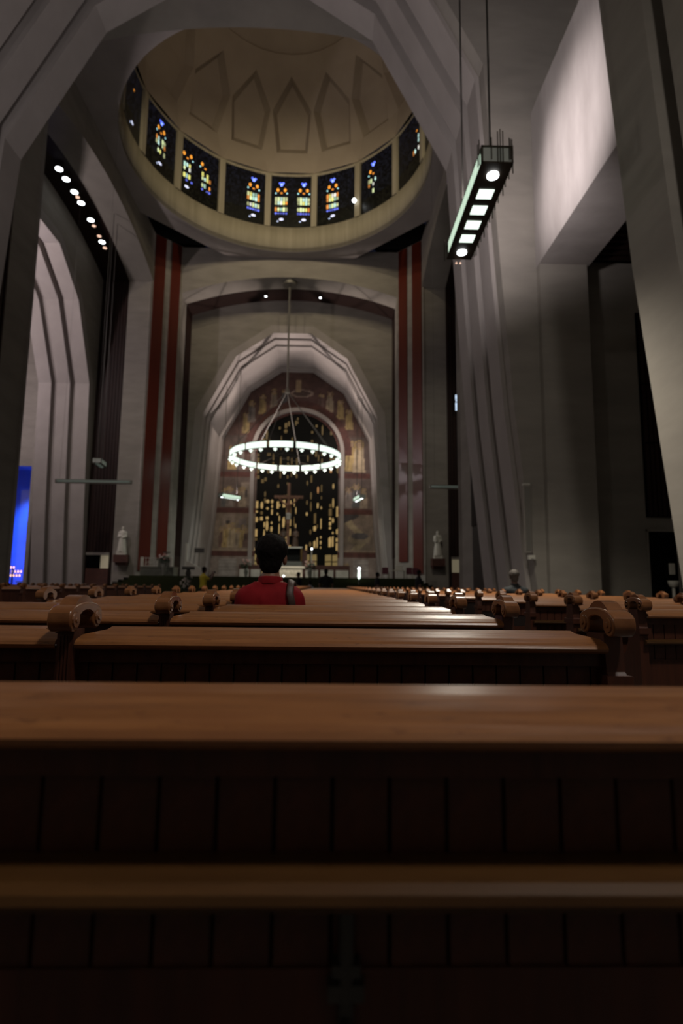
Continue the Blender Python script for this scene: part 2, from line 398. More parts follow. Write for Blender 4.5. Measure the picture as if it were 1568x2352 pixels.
# stained glass windows of the drum
def window_panel(i, rng):
    W, Hh = 4.2, ZW1-ZW0
    b_v = []; b_f = []; cols = []
    def quad(u0, u1, v0, v1, col, d=.0, oval=False):
        n = len(b_v)
        if oval:
            k = 8
            pts = [((u0+u1)/2+(u1-u0)/2*math.cos(2*math.pi*q/k), (v0+v1)/2+(v1-v0)/2*math.sin(2*math.pi*q/k)) for q in range(k)]
        else: pts = [(u0, v0), (u1, v0), (u1, v1), (u0, v1)]
        b_v.extend([(u, d, v) for u, v in pts]); b_f.append(list(range(n, n+len(pts)))); cols.append(col)
    # dark mosaic of small pieces
    nu, nv = 20, 30
    for p in range(nu):
        for q in range(nv):
            u0 = -W/2+W*p/nu; v0 = Hh*q/nv; t = q/nv
            l = rng.random()**2*.006+.0008
            col = (l*.9, l, l*(1.1+.9*t)) if t > .25 else (l*.9, l*.85, l*.5)
            quad(u0+.02, u0+W/nu-.02, v0+.02, v0+Hh/nv-.015, col)
    # figures of light: blue heart, orange pair, rows of bright pieces
    lights = {0: [-.62, .78], 1: [-.25], -1: [.55], -2: [-.85, .35], 2: [-.30], -3: [.0], 3: [.75], -4: [.1], 4: [.2], 5: [0.1], -5: [-.2], 6: [.3], -6: [.4], 7: [-.5, .6], 8: [.1], -7: [.2]}
    full = {0: 1.0, 1: 1.0, -1: 1.0, -2: .6, 2: .35, -3: .45, 3: .25, -4: .05}
    g = full.get(i, .3)
    for c0 in lights.get(i, [0]):
        c = c0*W/2*.8
        s = .95
        def ok(u): return -W/2+.08 < u < W/2-.08
        def put(du, vf, wd, ht, col, oval=False):
            u = c+du*s
            if ok(u-wd/2) and ok(u+wd/2): quad(u-wd/2, u+wd/2, vf*Hh-ht/2, vf*Hh+ht/2, col, -.02, oval)
        if rng.random() < g+.15: 
            put(0, .83, .30, .34, (.35, .55, 2.2), True); put(.17, .86, .26, .26, (.18, .28, 1.5), True); put(-.17, .86, .26, .26, (.12, .2, 1.1), True)
        for sg in (-1, 1):
            if rng.random() < g+.15: put(sg*.40, .725, .30, .42, (.85, .33, .04), True); put(sg*.62, .66, .16, .2, (.4, .8, .9), True)
        put(0, .665, .26, .2, (.7, .25, .03), True)
        pal = [(.65, 1.0, .95), (.85, .85, .25), (.45, .75, .65), (1.0, 1.05, 1.0), (.75, .9, .5)]
        for row, vf in enumerate((.545, .47, .345, .265)):
            if row == 3 and g < .5: continue
            for cc in range(-2, 3):
                if rng.random() > g: continue
                col = pal[rng.randrange(5)] if abs(cc) < 2 else (.75, .28, .06) if rng.random() < .5 else (.5, .55, .3)
                if row == 3: col = (.15, .2, 1.0)
                k = .45+.55*rng.random()
                ht = (.46, .40, .46, .2)[row]
                put(cc*.29, vf, .21, ht, tuple(q*k for q in col), rng.random() < .4)
        if rng.random() < g: put(.05, .15, .5, .26, (.75, .8, 1.1), True)
        if rng.random() < g: put(-.35, .11, .2, .16, (.5, .6, .9), True)
    me = bpy.data.meshes.new('glass_pieces'); me.from_pydata(b_v, [], b_f)
    at = me.color_attributes.new('Col', 'FLOAT_COLOR', 'CORNER'); data = []
    for f, c in zip(b_f, cols): data += [*c, 1]*len(f)
    at.data.foreach_set('color', data)
    return me
PLACE = {0: 'straight ahead above the altar', 1: 'first to the right of the middle one', -1: 'first to the left of the middle one', 2: 'second to the right of the middle one', -2: 'second to the left of the middle one',
         3: 'third to the right of the middle one', -3: 'third to the left of the middle one', -4: 'leftmost in view, seen edge-on', 4: 'on the right flank of the drum'}
wn = 0
for i in range(-5, 6):
    wn += 1
    a = az(i); rr = RR*math.cos(math.pi/NW)+.20
    ro = empty('window_%d' % wn, (-A+rr*math.cos(a), YC+rr*math.sin(a), ZW0), a-math.pi/2)
    tag(ro, 'dark stained glass drum window %s' % PLACE.get(i, 'on the near %s of the drum, hidden by the arch' % ('left' if i < 0 else 'right')), None, 'stained glass windows of the dome drum', 'structure')
    B().box(-2.3, 2.3, .05, .12, -.1, ZW1-ZW0+.1).ob('lead_backing', 'lead', ro)
    p = link('glass_pieces', window_panel(i, random.Random(100+i)), 'stained', ro); p['kind'] = 'stuff'
# small lamp on the drum near the right windows
sp = B().ball((0, 0, 0), .22, 8).ob('drum_spotlight', 'bulb', None, True); sp.location = (-A+RR*math.cos(az(1.5))-.35, YC+RR*math.sin(az(1.5))-.35, ZW0+1.5)
tag(sp, 'bright round spotlight on the pier between two right drum windows', 'spotlight')

# ------------------------------------------------------------------ choir vault, inner ribs, apse wall with mural and great window
T0 = T_dir(0)
YA = 73.6                                     # apse wall
b = B(); b.prism(sec_frame(.28, .4), 18.6+5.0, YA-YC+.3, T0)
struct('ceiling_choir', b, 'rib', 'mauve-grey polygonal vault between the outer and inner choir ribs')
for i in range(2):
    r0 = 72.1-YC+i*.75
    b = B(); b.prism(sec_frame(-.02+.0*i, .4), r0, r0+.52, T0)
    trim(b, 'rib', ['outer', 'inner'][i]+' pale rib framing the mosaic mural behind the altar')
# mural painted as flat colour on a fine grid
WX, WHW, WSPR, WBOT = .25, 5.62, 24.0-5.85+.1, 2.2         # window centre offset, half width, springing, bottom
def mural_mesh():
    g = .14; nx = int(21.6/g); nz = int(29.6/g)
    xs = np.linspace(-10.8, 10.8, nx+1); zs = np.linspace(0, 29.6, nz+1)
    X, Z = np.meshgrid(xs, zs)
    rng = np.random.RandomState(3)
    C = np.zeros(X.shape+(3,))
    C[:] = (.10, .055, .042)
    def blotch(scale, amp):
        q = rng.rand(int(32/scale)+3, int(24/scale)+3); gx = (X+11)/scale; gz = Z/scale
        i, j = gz.astype(int), gx.astype(int); fz, fx = gz-i, gx-j
        v = q[i, j]*(1-fx)*(1-fz)+q[i, j+1]*fx*(1-fz)+q[i+1, j]*(1-fx)*fz+q[i+1, j+1]*fx*fz
        return 1+amp*(v-.5)
    def paint(mask, col): C[mask] = col
    # storeyed scenes: bands of red ground with pale scenes between
    for z0, z1, col in ((0, 4.6, (.25, .20, .17)), (4.6, 5.3, (.095, .034, .026)), (5.6, 10.2, (.22, .17, .13)), (10.2, 10.9, (.095, .034, .026)), (10.9, 15.0, (.13, .095, .08)), (15.0, 15.6, (.095, .034, .026)), (15.6, 20.5, (.10, .07, .06)), (20.5, 29.6, (.095, .05, .04))):
        paint((Z >= z0) & (Z < z1), col)
    paint((Z > 5.3) & (Z < 5.6), (.30, .23, .17))
    tones = [(.40, .29, .13), (.33, .26, .19), (.24, .20, .18), (.16, .10, .08), (.42, .33, .22), (.12, .12, .12)]
    def house(x, z, w_, h, col):
        paint((abs(X-x) < w_/2) & (Z > z) & (Z < z+h), col)
        paint((abs(X-x) < w_*.18) & (Z > z+h*.35) & (Z < z+h*.7), (.06, .05, .05))
    def robe(x, z, h, col, hd=(.34, .24, .15)):
        t = (Z-z)/h; wd = h*(.20-.09*t)
        paint((t > 0) & (t < .8) & (abs(X-x) < wd), col)
        paint((t > .1) & (t < .75) & (abs(X-x+wd*.4) < h*.02), tuple(q*.55 for q in col))
        paint(((X-x)/(h*.09))**2+((Z-z-h*.88)/(h*.10))**2 < 1, hd)
        paint((((X-x)/(h*.15))**2+((Z-z-h*.88)/(h*.15))**2 < 1) & (((X-x)/(h*.115))**2+((Z-z-h*.88)/(h*.125))**2 > 1), (.36, .26, .10))
    # left wall scenes
    house(-8.6, 7.4, 1.5, 2.6, (.27, .21, .17)); house(-6.7, 7.0, 1.0, 2.4, (.20, .16, .15))
    for x, h, c in ((-9.3, 2.6, 3), (-8.7, 3.0, 0), (-8.05, 3.1, 4), (-7.3, 2.4, 1), (-6.6, 2.8, 0), (-6.2, 2.4, 3)): robe(x, 5.7, h, tones[c])
    house(-7.9, 11.0, 1.1, 2.2, (.17, .13, .11)); house(-6.5, 11.2, 1.3, 3.0, (.24, .19, .15))
    for x, h, c in ((-9.2, 2.3, 5), (-8.5, 2.6, 2), (-7.4, 2.4, 3), (-6.9, 2.6, 1)): robe(x, 11.0, h, tones[c])
    for x, h, c in ((-8.3, 3.2, 0), (-7.1, 3.6, 2), (-6.4, 3.0, 3)): robe(x, 15.9, h, tones[c])
    # right wall scenes: a road winding through hills, figures
    ph = (Z-5.6)/4.6
    paint((Z > 5.6) & (Z < 10.2) & (abs(X-7.9-1.0*np.sin(ph*5.5)) < .55), (.36, .29, .18))
    paint((Z > 9.0) & (Z < 10.2) & (X > 6.4) & (X < 8.4) & (Z-9 > (X-6.4)*.45), (.07, .06, .06))
    paint((((X-8.4)/1.5)**2+((Z-7.0)/.7)**2 < 1), (.30, .24, .16)); paint((((X-8.5)/1.1)**2+((Z-7.35)/.45)**2 < 1), (.10, .09, .09))
    for x, z, h, c in ((7.0, 11.0, 2.8, 2), (8.0, 11.2, 3.0, 5), (9.0, 11.0, 2.6, 1), (7.2, 15.9, 4.0, 0), (8.3, 15.8, 4.2, 4), (6.7, 1.2, 2.6, 4)): robe(x, z, h, tones[c])
    # arch scenes
    for ang, rr, h, c in ((-60, 8.0, 2.8, 0), (-48, 8.4, 2.8, 2), (-36, 8.2, 2.6, 0), (-24, 8.2, 2.6, 1), (30, 8.2, 2.8, 4), (42, 8.3, 2.6, 0), (55, 8.2, 2.8, 0), (22, 8.0, 2.2, 3), (-14, 8.1, 2.2, 5)):
        robe(WX+rr*math.sin(R_(ang)), 16.8+rr*math.cos(R_(ang)), h, tuple(q*.8 for q in tones[c]))
    e = ((X-.6)/1.6)**2+((Z-26.4)/.55)**2
    paint((e < 1), (.30, .22, .17)); paint((e < .55), (.08, .05, .04)); paint((abs(X-.2) < .35) & (Z > 26.6) & (Z < 28.3), (.36, .26, .15))
    # tablets of lettering-like lines at the foot of both sides
    for x0, x1 in ((-9.6, -7.4), (7.6, 9.6)):
        t = (X > x0) & (X < x1) & (Z > 1.6) & (Z < 4.3); paint(t, (.34, .30, .27))
        paint(t & (np.sin(Z*16) > .55), (.26, .23, .21))
    dwin = np.where(Z > WSPR, np.hypot(X-WX, Z-WSPR), abs(X-WX))
    paint((dwin < WHW+1.5) & (Z > 18), (.085, .032, .026))
    C *= (blotch(.5, .55)*blotch(1.7, .45)*blotch(.16, .35))[..., None]
    C = np.clip(C, .01, .6)
    keep = (dwin > WHW-.25) | (Z < WBOT)
    vs = np.stack([X, np.zeros_like(X), Z], -1).reshape(-1, 3)
    fs = []; n1 = nx+1
    for j in range(nz):
        for i in range(nx):
            if keep[j, i] or keep[j+1, i+1] or keep[j, i+1] or keep[j+1, i]:
                fs.append((j*n1+i, j*n1+i+1, (j+1)*n1+i+1, (j+1)*n1+i))
    me = bpy.data.meshes.new('mural'); me.from_pydata(vs.tolist(), [], fs)
    at = me.color_attributes.new('Col', 'FLOAT_COLOR', 'POINT')
    at.data.foreach_set('color', np.concatenate([C.reshape(-1, 3), np.ones((len(vs), 1))], 1).ravel())
    return me
mu = struct('wall_apse', mural_mesh(), 'mural', 'mosaic mural of robed figures and houses around the great apse window')
mu.location = (-A, YA, 0)
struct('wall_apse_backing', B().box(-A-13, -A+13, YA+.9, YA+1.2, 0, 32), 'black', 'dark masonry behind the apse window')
# great window
gw = empty('window_%d' % (wn+1), (-A+WX, YA-.05, 0)); tag(gw, 'tall round-headed amber stained glass window behind the crucifix', None, None, 'structure')
def win_outline(hw, n=28): return [(hw, WBOT), (hw, WSPR)]+[(hw*math.cos(math.pi*i/n), WSPR+hw*math.sin(math.pi*i/n)) for i in range(1, n)]+[(-hw, WSPR), (-hw, WBOT)]
b = B(); b.prism(win_outline(WHW+.02), .25, .35, T_y); b.ob('lead_backing', 'lead', gw)
o1 = win_outline(WHW); o2 = win_outline(WHW+.50)
b = B(); b.prism(o1+o2[::-1], -.35, .4, T_y); fo = b.ob('frame', 'rib', gw)
pane_me = {}
def pane_mesh(kind):
    if kind in pane_me: return pane_me[kind]
    shape, m = kind
    if shape == 0: pts = [(-.5, -.5), (.5, -.46), (.47, .5), (-.5, .44)]
    elif shape == 1: pts = [(.5*math.cos(2*math.pi*i/7+.3), .5*math.sin(2*math.pi*i/7+.3)) for i in range(7)]
    else: pts = [(-.45, -.5), (.3, -.5), (.5, .1), (.2, .5), (-.5, .3)]
    b = B(); b.prism(pts, -.02, .02, T_y); me = b.mesh('pane'); me.materials.append(M[m]); pane_me[kind] = me
    return me
rng = random.Random(11); np_ = 0
colx = []
x = -WHW+.22
while x < WHW-.15:
    wd = rng.choice((.16, .22, .30, .36)); colx.append((x+wd/2, wd)); x += wd+rng.choice((.06, .10, .30))
dark = []
for (cx, wd) in colx:
    if abs(cx-.55) < .45 or abs(cx-3.6) < .35 or abs(cx+2.9) < .3: continue
    z = 5.35+rng.random()*.6
    while z < WSPR+WHW:
        ht = rng.choice((.35, .5, .7, 1.0, 1.4)); zc_ = z+ht/2; z += ht+rng.choice((.15, .25, .5, .9, 1.2))
        top = math.sqrt(max(0, WHW**2-cx**2))+WSPR-.25
        if zc_+ht/2 > top: break
        # the lower half glows, the upper is dim with a few bright bits
        p = .80 if zc_ < 11.8 else .40 if zc_ < 15 else .55
        if rng.random() > p: continue
        if zc_ < 11.9: m = 'amber' if rng.random() < .80 else 'amber_dim'
        elif 13 < zc_ < 16 and cx > 1.5 and rng.random() < .3: m = 'orange'
        else: m = 'amber' if rng.random() < .05 else 'amber_dim'
        dark.append((cx, zc_, wd*(.95 if rng.random() < .7 else 1.3), ht, m))
dark.sort(key=lambda q: (q[4] == 'amber_dim', -q[2]*q[3]))
for cx, zc_, wd, ht, m in dark[:264]:
    o = link('pane', pane_mesh((rng.randrange(3), m)), None, gw); o.location = (cx, .2, zc_); o.scale = (wd, 1, ht)
for q in range(36):                                     # gold gridded lights along the foot
    c, r_ = q % 12, q//12
    cx = -WHW+.5+c*.93
    if c in (5, 9): continue
    o = link('pane', pane_mesh((0, 'amber_grid')), None, gw); o.location = (cx, .2, 2.6+r_*.95); o.scale = (.78, 1, .86)

# ------------------------------------------------------------------ left transept beyond the ribs, with the blue-lit chapel
XL = -A-18.6-5.2
struct('wall_transept_left_side', B().box(-44, XL-.3, 62, 62.4, 13.6, 32).box(-44, -34.6, 62, 62.4, 0, 13.6).box(-32.2, XL-.3, 62, 62.4, 0, 13.6), 'concrete', 'mauve-lit concrete wall of the left transept above the blue chapel')
struct('wall_transept_left_return', B().box(XL-.35, XL-.0, 54.4, 62.4, 0, 32), 'concrete', 'concrete return wall beside the left transept ribs')
struct('wall_transept_left_end', B().box(-44.4, -44, 24, 66, 0, 32), 'concrete', 'end wall of the left transept')
struct('wall_chapel', B().box(-38, -29, 66.5, 66.8, 0, 14).box(-38.3, -38, 62.4, 66.8, 0, 14).box(-29.3, -29, 62.4, 66.8, 0, 14), 'blue_wall', 'chapel wall flooded with blue light at the left edge')
struct('ceiling_chapel', B().box(-38.3, -29, 62.4, 66.8, 14, 14.3), 'blue_wall', 'ceiling of the blue chapel')
struct('ceiling_transept_left', B().box(-44.4, XL, 24, 66.8, 32, 32.3), 'concrete', 'ceiling of the left transept')
lamp('chapel_blue_light', 'SPOT', (-33.0, 62.9, 12.8), 9000, (.02, .11, 1), (-33.2, 66.4, 4), .3, 90, .8)
lamp('chapel_blue_light', 'POINT', (-33.6, 63.6, 3.0), 900, (.02, .06, 1), size=.4)
lamp('transept_fill_light', 'POINT', (-36, 49, 20), 2600, (1, .86, .90), size=.3)  # unseen lamp added to brighten the wall above the chapel
lamp('transept_fill_light', 'POINT', (-26.8, 38.6, 23.6), 2600, (1, .86, .88), size=.3)  # unseen lamp added high up to light the transept ribs
# candelabrum in the chapel
cn = empty('candle_stand', (-33.2, 61.0, 0)); tag(cn, 'stand of small glowing candles in front of the blue chapel', 'candle stand')
B().cyl((0, 0, 0), (0, 0, 2.4), .08).cyl((-.8, 0, 1.7), (.8, 0, 1.7), .05).cyl((-.6, 0, 2.1), (.6, 0, 2.1), .05).cyl((0, 0, 0), (0, 0, .1), .5).ob('stand', 'bronze', cn)
for q in range(15):
    lv = q//6; o = B().cyl((0, 0, 0), (0, 0, .22), .07, n=8).ob('candle', 'candle', cn); o.location = (-.75+.3*(q % 6)+.12*lv, 0, 1.55+.42*lv)
al = empty('chapel_altar', (-33.0, 64.5, 0)); tag(al, 'low altar table in the blue chapel', 'altar')
B().box(-1.4, 1.4, -.5, .5, .9, 1.05).ob('top', 'grey_marble', al); B().box(-1.1, 1.1, -.35, .35, 0, .9).ob('base', 'grey_marble', al)
# ------------------------------------------------------------------ right transept
XRt = -A+18.6+5.2
struct('wall_transept_right_end', B().box(XRt+3, XRt+3.4, 24, 62, 0, 32), 'concrete', 'end wall of the right transept')
struct('ceiling_transept_right', B().box(XRt, XRt+3.4, 24, 62, 32, 32.3), 'concrete', 'ceiling of the right transept')

# ------------------------------------------------------------------ nave: end wall at the near crossing arch, side walls, free-standing ribs
YN = 18.3
T2 = T_dir(2)
b = B(); b.prism(sec_wall(11.55, 34, .25), YN, YN+1.1, lambda u, v, y: (-A+u, y, v)); nave_end = struct('wall_nave_end', b, 'concrete', 'board-marked concrete wall around the near crossing arch')
for s, nm in ((1, 'right'), (-1, 'left')):
    X = lambda q: -A+s*q
    def bx(b, x0, x1, y0, y1, z0, z1): x0, x1 = sorted((X(x0), X(x1))); return b.box(x0, x1, y0, y1, z0, z1)
    b = bx(B(), 11.5, 13.25, -8, YN+.2, 12.0, 17.95); struct('wall_%s_upper' % nm, b, 'light_streaks', 'floodlit pale upper wall of the nave on the %s' % nm)
    b = bx(B(), 11.52, 13.15, YN-.28, YN+1.1, 0, 12.0); struct('wall_%s_pier' % nm, b, 'concrete', 'tall square concrete pier under the floodlit %s wall' % nm)
    b = bx(B(), 13.15, 18.2, YN+.55, YN+1.0, 0, 12.6); struct('wall_%s_aisle_end' % nm, b, 'concrete', 'recessed end wall of the %s side aisle' % nm)
    b = bx(B(), 17.8, 18.2, -8, YN+1, 0, 12.6); struct('wall_%s_aisle' % nm, b, 'concrete', 'outer wall of the %s side aisle' % nm)
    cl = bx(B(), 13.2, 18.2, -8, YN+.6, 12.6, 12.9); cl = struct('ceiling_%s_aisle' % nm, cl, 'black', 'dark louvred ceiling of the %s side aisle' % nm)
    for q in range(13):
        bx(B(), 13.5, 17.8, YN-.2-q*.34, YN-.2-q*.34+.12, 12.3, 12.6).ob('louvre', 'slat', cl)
    b = bx(B(), 11.55, 13.35, YN, YN+1.1, 17.95, 34); struct('wall_%s_clerestory_end' % nm, b, 'concrete', 'shadowed end wall above the floodlit %s wall' % nm)
    b = bx(B(), 13.35, 13.8, -8, YN, 17.95, 34); cw = struct('wall_%s_clerestory' % nm, b, 'concrete', 'shadowed clerestory wall high on the %s' % nm)
    bx(B(), 13.25, 13.36, YN-2.3, YN-.9, 20, 33).ob('dark_recess_panel', 'black', cw)  # flat black panel, the darkness of a recess put into its colour
# timber panel and dark doorway on the right aisle end wall
pw = empty('timber_panel', (10.75-.0, YN+.52, 3.45)); tag(pw, 'dark vertical timber slat panel above the doorway at the right edge', 'panel')
for q in range(7):
    b = B().box(q*.16, q*.16+.11, -.12, 0, 0, 2.5).box(q*.16, q*.16+.11, -.12, 0, 2.55, 4.6).box(q*.16, q*.16+.11, -.12, 0, 4.65, 7.2)
    b.ob('slat', 'slat', pw)
B().box(-.05, 1.15, -.03, .02, -.02, 7.25).ob('backing', 'black', pw)
dr = empty('door_1', (10.72, YN+.55, 0)); tag(dr, 'dark open doorway in the right aisle end wall', None, None, 'structure')
B().box(0, .95, -.03, 0, 0, 2.95).ob('leaf', 'black', dr); B().box(-.06, 0, -.06, 0, 0, 3.0).box(.95, 1.01, -.06, 0, 0, 3.0).box(-.06, 1.01, -.06, 0, 2.95, 3.02).ob('door_frame', 'concrete', dr)
# near free-standing ribs
r = 10.25
for i in range(3):
    b = B(); b.prism(sec_frame(-.05+.06*i, 1.1), r-1.30, r, lambda u, v, y: (-A+u, y, v))
    trim(b, 'concrete', ['nearest', 'second', 'third'][2-i]+' free-standing polygonal nave rib seen at the right edge')
    if i < 2:
        b = B(); b.prism(sec_frame(.42, .5), r-1.74, r-1.30, lambda u, v, y: (-A+u, y, v)); trim(b, 'concrete', ['far', 'near'][i]+' groove in the nave rib at the right edge')
    r -= 1.74
struct('wall_back', B().box(-A-19, -A+19, -8.4, -8, 0, 34.5), 'concrete', 'entrance wall behind the viewer')
struct('ceiling_nave', B().box(-A-14, -A+14, -8, YN+6, 34, 34.4), 'concrete', 'high flat ceiling above the nave ribs')

# ------------------------------------------------------------------ raised sanctuary with green carpeted steps
st = empty('floor_sanctuary', (-A, 0, 0)); tag(st, 'green carpeted sanctuary platform with broad steps', None, None, 'structure')
NST = 9
for i in range(NST):
    z1 = .185*(i+1); y0 = 45.0+.42*i; hx = 14.6-.30*i
    if i < NST-1:
        B().box(-hx, hx, y0, y0+.46, 0, z1).box(-hx, -hx+.34, y0, 54.3-.0*i, 0, z1).box(hx-.34, hx, y0, 54.3-.0*i, 0, z1).ob('step', 'carpet', st)
    else:
        B().box(-hx, hx, y0, 55.8, 0, z1).box(-10.4, 10.4, 55.8, 73.4, 0, z1).ob('platform', 'carpet', st)
ZP = .185*NST

# ------------------------------------------------------------------ chandelier
cz = 13.02+ZC; CR = 5.62; CY = 57.7
ch = empty('ring_chandelier', (-A-.1, CY, 0)); tag(ch, 'great glowing ring chandelier hanging in front of the altar window', 'chandelier')
b = B()
for (r0, r1, z0, z1) in ((CR-.06, CR+.06, -.37, -.29), (CR-.06, CR+.06, .29, .36)):
    n = 72; vs = []
    for i in range(n):
        a = 2*math.pi*i/n; vs += [(q*math.cos(a), q*math.sin(a), cz+z) for q, z in ((r0, z0), (r1, z0), (r1, z1), (r0, z1))]
    b.add(vs, [(4*i+j, 4*((i+1) % n)+j, 4*((i+1) % n)+(j+1) % 4, 4*i+(j+1) % 4) for i in range(n) for j in range(4)])
b.ob('hoop', 'bronze', ch)
NP = 14
for i in range(NP):
    n = 6; vs = []
    for j in range(n+1):
        a = 2*math.pi*(i+.065+.87*j/n)/NP
        vs += [((CR+q)*math.cos(a), (CR+q)*math.sin(a), cz+z) for q, z in ((-.07, -.29), (.07, -.29), (.07, .29), (-.07, .29))]
    b = B().add(vs, [(4*j+k, 4*j+4+k, 4*j+4+(k+1) % 4, 4*j+(k+1) % 4) for j in range(n) for k in range(4)]+[(0, 1, 2, 3), (4*n+3, 4*n+2, 4*n+1, 4*n)])
    b.ob('lamp_panel', 'ring_glass', ch)
    for dj in (-.22, .22):
        a = 2*math.pi*(i+.5+dj)/NP
        o = B().cyl((0, 0, 0), (0, 0, -.09), .15, .20, 10).cyl((0, 0, -.09), (0, 0, -.24), .06, .09, 8).ob('down_lamp', 'white_glass', ch)
        o.location = ((CR-.0)*math.cos(a), (CR-.0)*math.sin(a), cz-.40)
ztop = 32.25+ZC
b = B().cyl((0, 0, cz+7.4), (0, 0, ztop-.3), .10, n=8); b.ob('rod', 'steel', ch)
B().cyl((0, 0, ztop-.42), (0, 0, ztop), .75, n=24).ob('ceiling_plate', 'steel', ch)
B().lathe([(.05, 0), (.28, .1), (.2, .4), (.1, .7)], (0, 0, cz+6.8), 12).ob('hub', 'steel', ch)
for i in range(6):
    a = 2*math.pi*(i+.3)/6
    B().cyl((CR*math.cos(a), CR*math.sin(a), cz+.4), (.15*math.cos(a), .15*math.sin(a), cz+6.9), .035, n=6).ob('chain', 'steel', ch)
for i in range(4):
    a = 2*math.pi*(i+.5)/4
    B().cyl((CR*math.cos(a), CR*math.sin(a), cz-.3), (CR*math.cos(a+2.6)*.4, CR*math.sin(a+2.6)*.4, cz+.3), .03, n=6).ob('brace', 'bronze', ch)
# ------------------------------------------------------------------ long hanging lamps of the nave
def hanging_lamp(loc, label, L=3.25, wd=.61, ht=.36, rz=0, lit=True, ceil=34.0, group='long hanging lamps', scale=1, rods=True, power=(0, 0, 0), cables=True):
    t = empty('hanging_lamp', loc, rz); tag(t, label, 'lamp', group)
    S = scale; h = ht*S; w2 = wd*S/2; L = L*S
    B().box(-w2, w2, 0, L, 0, .03*S).box(-w2, w2, 0, L, h-.03*S, h).box(-w2, -w2+.03*S, 0, .03*S, 0, h).box(w2-.03*S, w2, 0, .03*S, 0, h).box(-w2, -w2+.03*S, L-.03*S, L, 0, h).box(w2-.03*S, w2, L-.03*S, L, 0, h).ob('housing', 'bronze', t)
    B().box(-w2+.04*S, w2-.04*S, .012*S, .03*S, .04*S, h-.04*S).ob('end_pane', 'end_glass', t)
    B().box(-w2+.04*S, w2-.04*S, L-.03*S, L-.012*S, .04*S, h-.04*S).ob('end_pane', 'end_glass', t)
    n = 10
    for s in (-1, 1):
        for i in range(n):
            y0 = .18*S+(L-.36*S)*i/n; y1 = y0+(L-.36*S)/n-.035*S
            x0, x1 = sorted((s*w2, s*(w2-.03*S)))
            B().box(x0, x1, y0, y1, .045*S, h-.045*S).ob('side_pane', 'side_glass' if lit else 'dim_glass', t)
    for i in range(4):
        yc = L*(.27+.155*i)
        o = B().box(-.155*S, .155*S, yc-.14*S, yc+.14*S, -.012*S, 0).ob('diffuser', 'white_glass' if lit else 'dim_glass', t)
    for yc in (L*.10, L*.90):
        d = B().cyl((0, yc, -.035*S), (0, yc, .0), .115*S, n=18).ob('downlight', 'bulb' if lit else 'dim_glass', t)
    if rods:
        rg = random.Random(5); b = 0
        for (x, y, z0, z1) in [(-w2-.03, .06, -.02, .52), (-w2-.03, .16, .02, .50), (.0, -.03, -.02, .63), (.05, -.03, -.05, .68), (.10, -.03, -.02, .64), (-.12, -.03, .05, .50), (.22, -.03, .05, .50), (w2-.06, -.03, .05, .48), (w2-.03, -.02, .03, .48)]:
            B().cyl((x*S, y*S, z0*S), (x*S, y*S, z1*S), .010*S, n=6).ob('rod', 'bronze', t)
        for i in range(14):
            y = L*(.04+.92*i/13)+rg.uniform(-.05, .05); z0 = -.10 if i % 3 == 0 else -.03
            B().cyl((w2+.03*S, y, z0*S), (w2+.03*S, y, h+.05*S+rg.random()*.12*S), .012*S, n=6).ob('rod', 'bronze', t)
        B().cyl((-w2-.05, L-.02, -.05), (-w2-.05, L-.02, .50), .014, n=6).ob('rod', 'bronze', t)
        for dx in (-.05, .05): B().ball((dx, L+.06, -.06), .022, 6).ob('pilot_lamp', 'warm_bulb', t)
    if cables:
        for yc in (L*.14, L*.84):
            B().cyl((0, yc, h), (0, yc, (ceil-loc[2])), .020*S if S == 1 else .03, n=6).ob('cable', 'cable', t)
    if lit and power:
        rot = Matrix.Rotation(rz, 3, 'Z')
        def at(y, z): return Vector(loc)+rot@Vector((0, y, z))
        pd, pu, po = power
        if pd: lamp('hanging_lamp_downlight', 'SPOT', at(L*.6, -.25), pd, (1, .92, .78), at(L*.6, -5), .55, 120, 1.0)
        if pu: lamp('hanging_lamp_uplight', 'SPOT', at(L*.85, h+.25), pu, (1, .91, .92), at(L*.85+2.6, 5), .3, 130, 1.0)
        if po: lamp('hanging_lamp_glow', 'POINT', at(L*.5, -.45), po, (1, .92, .84), size=.4)
    return t
hanging_lamp((3.11, 9.82, 9.05), 'long hanging lamp with glowing panes at upper right', power=(3300, 2700, 0))
hanging_lamp((-A*2-3.11, 9.82, 9.05), 'long hanging lamp on the far left of the nave, out of view', power=(0, 1300, 350))
hanging_lamp((3.11, -2.6, 9.05), 'long hanging lamp above and behind the viewer on the right', power=(0, 0, 750))
hanging_lamp((-A*2-3.11, -2.6, 9.05), 'long hanging lamp behind the viewer on the left', power=(0, 600, 350))
hanging_lamp((-12.3, 63.6, 10.1+ZC-.4), 'small lit hanging lamp left of the altar window', L=2.6, scale=1.15, rz=R_(-38), ceil=29, rods=False, power=(400, 900, 0))
hanging_lamp((3.75, 63.6, 10.2+ZC-.4), 'small lit hanging lamp right of the altar window', L=2.6, scale=1.15, rz=R_(12), ceil=27.5, rods=False, power=(400, 900, 0))
hanging_lamp((-19.1, 46.2, 9.9+ZC-.2), 'small unlit hanging lamp before the left timber reveal', L=1.6, scale=1.2, ceil=33, rods=False, lit=False, rz=R_(8))
